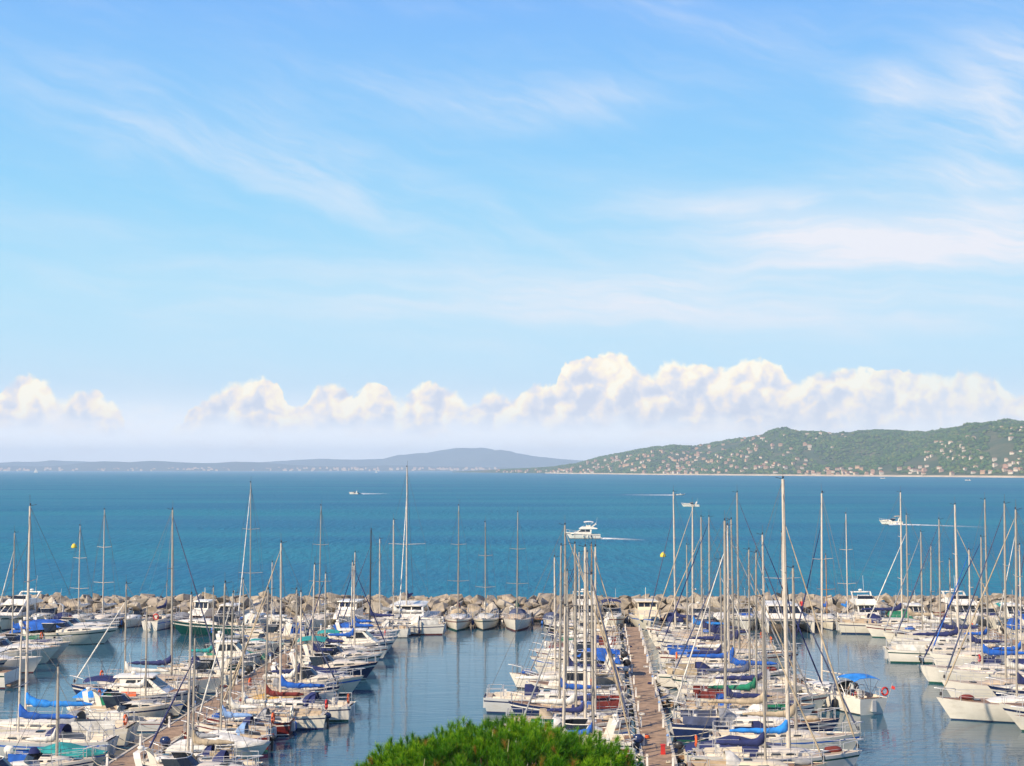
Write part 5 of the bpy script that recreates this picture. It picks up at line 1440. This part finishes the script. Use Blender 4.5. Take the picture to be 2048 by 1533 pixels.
# ================================================================== people (small figures)
SKIN = mat('skin', (0.52, 0.32, 0.22), rough=0.6); HAIR = mat('hair', (0.04, 0.025, 0.015), rough=0.7)
def person(loc, rz, shirt, trousers, pose, label):
    if pose == 'stand':
        J = {'pel': (0, 0, .95), 'ch': (0, 0, 1.28), 'nk': (0, 0, 1.48), 'hd': (.03, 0, 1.62), 'ht': (.03, 0, 1.73), 'ls': (0, .18, 1.42), 'le': (.05, .25, 1.14), 'lw': (.22, .24, .95), 'lf': (.30, .23, .90), 'rs': (0, -.18, 1.42), 're': (0, -.25, 1.14), 'rw': (.14, -.24, .92), 'rf': (.2, -.23, .85),
             'lh': (0, .09, .90), 'lk': (.04, .11, .50), 'la': (0, .11, .08), 'lt': (.18, .12, .04), 'rh': (0, -.09, .90), 'rk': (.04, -.11, .50), 'ra': (0, -.11, .08), 'rt': (.18, -.12, .04)}
    else:
        J = {'pel': (0, 0, .12), 'ch': (.02, 0, .45), 'nk': (.05, 0, .66), 'hd': (.09, 0, .80), 'ht': (.09, 0, .91), 'ls': (.03, .18, .60), 'le': (.12, .25, .34), 'lw': (.34, .2, .30), 'lf': (.42, .18, .30), 'rs': (.03, -.18, .60), 're': (.12, -.25, .34), 'rw': (.34, -.2, .30), 'rf': (.42, -.18, .30),
             'lh': (.05, .09, .10), 'lk': (.45, .12, .12), 'la': (.48, .12, -.30), 'lt': (.64, .12, -.36), 'rh': (.05, -.09, .10), 'rk': (.45, -.12, .12), 'ra': (.48, -.12, -.30), 'rt': (.64, -.12, -.36)}
    rad = {'pel': .15, 'ch': .155, 'nk': .06, 'hd': .098, 'ht': .085, 'ls': .075, 'le': .05, 'lw': .036, 'lf': .04, 'lh': .10, 'lk': .065, 'la': .045, 'lt': .04}
    for k in list(rad): rad['r' + k[1:]] = rad[k] if k[0] == 'l' else rad.get('r' + k[1:], .05)
    E = [('pel', 'ch'), ('ch', 'nk'), ('nk', 'hd'), ('hd', 'ht'), ('ch', 'ls'), ('ls', 'le'), ('le', 'lw'), ('lw', 'lf'), ('ch', 'rs'), ('rs', 're'), ('re', 'rw'), ('rw', 'rf'), ('pel', 'lh'), ('lh', 'lk'), ('lk', 'la'), ('la', 'lt'), ('pel', 'rh'), ('rh', 'rk'), ('rk', 'ra'), ('ra', 'rt')]
    ks = list(J); me = bpy.data.meshes.new('person'); me.from_pydata([J[k] for k in ks], [(ks.index(a), ks.index(b)) for a, b in E], [])
    o = bpy.data.objects.new('tmp_person', me); link(o)
    md = o.modifiers.new('skin', 'SKIN')
    if not me.skin_vertices: me.attributes.new('skin', 'FLOAT', 'POINT')
    for i, k in enumerate(ks):
        sv = me.skin_vertices[0].data[i]; sv.radius = (rad[k], rad[k] * .9); sv.use_root = (k == 'pel')
    o.modifiers.new('sub', 'SUBSURF').levels = 1
    dg = bpy.context.evaluated_depsgraph_get(); ev = bpy.data.meshes.new_from_object(o.evaluated_get(dg))
    bpy.data.objects.remove(o)
    zp, zn = J['pel'][2] + .02, J['nk'][2] - .01
    for m_ in (shirt, trousers, SKIN, HAIR): ev.materials.append(m_)
    for f in ev.polygons:
        c = f.center
        if c.z > zn: f.material_index = 3 if (c.z > J['ht'][2] - .02 or (c.x < J['hd'][0] - .03 and c.z > J['hd'][2] - .03)) else 2
        elif (c.z < zp and abs(c.y) < .2 and (pose == 'stand' or True)) or (pose == 'sit' and c.z < .22 and abs(c.y) < .2): f.material_index = 1
        elif abs(c.y) > .2 and c.z < J['le'][2] + .05: f.material_index = 2
        else: f.material_index = 0
        f.use_smooth = True
    root = bpy.data.objects.new('person', ev); link(root); root.location = loc; root.rotation_euler = (0, 0, rz)
    tag(root, label, 'person')
    return root
bpy.context.view_layer.update()
Mx = YACHT.matrix_world
w1 = Mx @ Vector((1.9, .35, 1.0)); person((w1.x, w1.y, .66), a, MATS['gelcoat_pale'] if 'gelcoat_pale' in MATS else HULLS['pale grey'], CANV['slate'], 'stand', 'person in pale shirt standing at the wheel of the yacht under way')
w1 = Mx @ Vector((2.7, -.75, 1.0)); person((w1.x, w1.y, .98), a + 1.2, HULLS['white'], REDM, 'sit', 'person in white top and red shorts seated in yacht cockpit')
p1 = at_depth(1604, 1226, 161.0); person((p1.x, 161.0, 1.43), -1.6, REDM, CANV['navy'], 'stand', 'person in red top standing on the catamaran by the boulders')
# small litter on the bare pontoon: coiled hose and a red box
for px, py, m_, lab in ((1292, 1477, YEL, 'orange coiled hose lying on the bare brown pontoon'),):
    q = ground(px, py, .56); b = MB()
    b.tube([((.24 - .012 * k / 6) * math.cos(k * .7), (.24 - .012 * k / 6) * math.sin(k * .7), .03 + .006 * k) for k in range(28)], .03, 5)
    o = b.build('hose_coil', ORANGE, loc=q, smooth=True); tag(o, lab, 'hose')
q = ground(1326, 1509, .56); rb = empty('fire_point', q); MB().box(-.14, .14, -.1, .1, 0, .55, 0, .02).build('box', REDM, rb); MB().box(-.16, .16, -.12, .12, .55, .62, 0, .03).build('lid', REDM, rb)
tag(rb, 'small red box on the bare brown pontoon', 'box')
r_ = random.Random(5)
for k in range(9):
    Yk = 84 + k * 7.9 + r_.uniform(-1, 1); sd2 = r_.choice([-1, 1]); c = .16 + .04 * (k % 3)
    b = MB(); b.tube([((c - .010 * j / 6) * math.cos(j * .7), (c - .010 * j / 6) * math.sin(j * .7), .025 + .005 * j) for j in range(24)], .022, 5)
    o = b.build('rope_coil', [ROPE, CANV['navy'], CANV['white']][k % 3], loc=(pier_x('B', Yk) + sd2 * .55, Yk, .566), smooth=True)
    tag(o, f"{['tan', 'navy', 'white'][k % 3]} coiled mooring rope, {ORD[k]} from shore on the bare brown pontoon", 'rope', 'rope coils on the bare pontoon')
# a gull over the channel
def gull(px, py, Y, label):
    P = at_depth(px, py, Y); root = empty('gull', P, .4)
    MB().ell((0, 0, 0), .26, .09, .085, 8, 6).build('body', HULLS['white'], root, smooth=True)
    MB().ell((.26, 0, .04), .08, .055, .055, 8, 5).build('head', HULLS['white'], root, smooth=True)
    for s in (-1, 1):
        MB().add([(.10, s * .05, .03), (-.10, s * .05, .03), (-.10, s * .36, .17), (.08, s * .36, .18), (-.06, s * .72, .08), (-.12, s * .70, .08), (0, s * .36, .20), (0, s * .05, .06)], [(0, 1, 2, 3), (3, 2, 5, 4), (0, 3, 6, 7), (7, 6, 2, 1), (3, 4, 6), (6, 4, 5, 2)]).build('wing', HULLS['pale grey'], root)
    tag(root, label, 'bird')
gull(1387, 1180, 150, 'white gull gliding past the masts in front of the boulders')

# ================================================================== the umbrella pine in front
def pine():
    Yc = 39.5; Xc = at_depth(1000, 1480, Yc).x
    zt = at_depth(1000, 1462, Yc).z
    A, Cc = 4.8, 3.1
    cz = zt - Cc
    root = empty('umbrella_pine', (Xc, Yc, 1.3))
    BARK = mat('pine_bark', (0.16, 0.085, 0.05), rough=0.95, var=0.35, scale=3, bump=1.0, bscale=6)
    oz = lambda v: (v[0], v[1], v[2] - 1.3)
    r_ = random.Random(19)
    b = MB(); b.tube([(0, 0, -.3), (.1, .05, 2), (.35, .1, 4.0), (.3, 0, 6.2)], [.36, .29, .25, .22], 10); tr = b.build('trunk', BARK, root, smooth=True)
    for k in range(11):
        an = 2 * math.pi * k / 11 + r_.uniform(-.2, .2); rr_ = r_.uniform(.45, .8); z0 = r_.uniform(4.6, 6.1)
        e = Vector((math.cos(an) * A * rr_, math.sin(an) * A * rr_, cz - 1.3 + Cc * math.sqrt(max(.05, 1 - rr_ ** 2)) * .75))
        m1 = Vector((e.x * .4 + .3, e.y * .4, z0 + (e.z - z0) * .35))
        MB().tube([(.3, .05, z0), m1, e], [.13, .09, .03], 6).build('limb', BARK, tr, smooth=True)
    # needle tufts over the dome
    rs = np.random.RandomState(31)
    V, Fa, T = [], [], []
    nt = 9000; cnt = 0
    gold = math.pi * (3 - math.sqrt(5))
    allv = []; allt = []
    k = 0
    while k < nt:
        zf = 1 - (k + .5) / nt * 1.06; th = gold * k + rs.uniform(-.3, .3); k += 1
        rxy = math.sqrt(max(0, 1 - zf * zf))
        lump = 1 + .055 * math.sin(3.1 * th + 2 * zf) + .05 * (2 * vnoise(np.array([math.cos(th) * rxy * 3.2 + 9]), np.array([math.sin(th) * rxy * 3.2 + 4]))[0] - 1) * 1.6
        cl = float(vnoise(np.array([math.cos(th) * rxy * A * 2.1 + 40]), np.array([math.sin(th) * rxy * A * 2.1 + zf * Cc * 1.4 + 60]))[0])
        lump += .10 * (cl - .5) * 2 * .7
        if cl < .34 and rs.rand() < .4: continue
        dpt = 1 - abs(rs.normal(0, .08))
        px, py, pz = math.cos(th) * rxy * A * lump * dpt, math.sin(th) * rxy * A * lump * dpt, zf * Cc * lump * dpt
        if pz < -.1 * Cc: continue
        nrm = np.array([px / A ** 2, py / A ** 2, pz / Cc ** 2 + .03]); nrm /= np.linalg.norm(nrm)
        axis = nrm * .9 + np.array([0, 0, .45]) + rs.normal(0, .25, 3); axis /= np.linalg.norm(axis)
        nn = 56; ln = rs.uniform(.15, .23)
        # needles fan out around the shoot
        a1 = np.cross(axis, [0, 1, .2]); a1 /= np.linalg.norm(a1); a2 = np.cross(axis, a1)
        ph = rs.uniform(0, 2 * math.pi, nn); sp = rs.uniform(.05, 1.05, nn); off = rs.uniform(-.10, .08, nn)
        d = axis[None] * np.cos(sp)[:, None] + (a1[None] * np.cos(ph)[:, None] + a2[None] * np.sin(ph)[:, None]) * np.sin(sp)[:, None]
        base = np.array([px, py, pz])[None] + axis[None] * off[:, None]
        tip = base + d * (ln * rs.uniform(.75, 1.15, nn))[:, None]
        sd_ = np.cross(d, rs.normal(0, 1, (nn, 3))); sd_ /= np.linalg.norm(sd_, axis=1)[:, None]; sd_ *= .0062
        tri = np.stack([base - sd_, base + sd_, tip], 1)
        allv.append(tri.reshape(-1, 3))
        tint = np.clip(rs.uniform(.0, .45) + (cl - .3) * .75 + rs.normal(0, .08, nn) + (.25 if rs.rand() < .06 else 0), 0, .95)  # tufts in hollows tinted darker: shade between clumps put into needle colour
        if rs.rand() < .035: tint[:] = 1.0
        t3 = np.stack([tint * .30, tint * .30, tint * 1.2 + .06], 1); allt.append(np.clip(t3, 0, .97).reshape(-1) if tint[0] < .99 else np.repeat(tint, 3))
    Vn = np.concatenate(allv); Tn = np.concatenate(allt); Vn[:, 2] += cz - 1.3
    n = len(Vn) // 3
    me = bpy.data.meshes.new('crown'); me.vertices.add(len(Vn)); me.vertices.foreach_set('co', Vn.reshape(-1))
    me.loops.add(n * 3); me.loops.foreach_set('vertex_index', np.arange(n * 3, dtype=np.int32))
    me.polygons.add(n); me.polygons.foreach_set('loop_start', (np.arange(n) * 3).astype(np.int32))
    me.update(calc_edges=True)
    ca = me.color_attributes.new('tint', 'FLOAT_COLOR', 'POINT'); ca.data.foreach_set('color', np.stack([Tn, Tn, Tn, np.ones_like(Tn)], 1).reshape(-1))
    m_ = bpy.data.materials.new('pine_needles'); m_.use_nodes = True
    t = m_.node_tree; N = NB(t); p = t.nodes['Principled BSDF']; p.inputs['Roughness'].default_value = .55; p.inputs['Specular IOR Level'].default_value = .3
    at = N.new('ShaderNodeAttribute', attribute_name='tint').outputs['Fac']
    c = N.ramp(at, [(0.0, (.014, .080, .003)), (.35, (.080, .27, .005)), (.80, (.34, .54, .010)), (.96, (.44, .50, .012)), (1.0, (.32, .19, .03))])
    t.links.new(c, p.inputs['Base Color'])
    tr_ = N.new('ShaderNodeBsdfTranslucent'); t.links.new(c, tr_.inputs[0])
    ms = N.new('ShaderNodeMixShader'); ms.inputs[0].default_value = .42
    t.links.new(p.outputs[0], ms.inputs[1]); t.links.new(tr_.outputs[0], ms.inputs[2])
    t.links.new(ms.outputs[0], t.nodes['Material Output'].inputs[0])
    me.materials.append(m_)
    o = bpy.data.objects.new('crown', me); link(o); o.parent = root
    # inner shade twigs: dark core of bare branch tips so no light shows straight through
    tw = MB()
    for k in range(420):
        th = gold * k; zf = 1 - (k + .5) / 420 * .95; rxy = math.sqrt(max(0, 1 - zf * zf)); s = r_.uniform(.80, .93)
        q = Vector((math.cos(th) * rxy * A * s, math.sin(th) * rxy * A * s, zf * Cc * s + cz - 1.3)); i0 = q * 1.0; i0.x *= .72; i0.y *= .72; i0.z -= .9
        tw.tube([i0, q], [.03, .012], 4)
    tw.build('twigs', BARK, root)['kind'] = 'stuff'
    # cones of young pale shoots
    sh = MB()
    for k in range(26):
        th = r_.uniform(0, 6.28); rr_ = math.sqrt(r_.random()) * .95; zf = math.sqrt(1 - rr_ * rr_)
        q = Vector((math.cos(th) * rr_ * A, math.sin(th) * rr_ * A, zf * Cc + cz - 1.3))
        sh.tube([q, q + Vector((r_.uniform(-.06, .06), r_.uniform(-.06, .06), r_.uniform(.18, .36)))], [.012, .006], 4)
    sh.build('young_shoots', mat('pine_shoot', (.42, .40, .20), rough=.8), root)['kind'] = 'stuff'
    tag(root, 'rounded green umbrella pine crown in front of the harbour', 'tree')
pine()
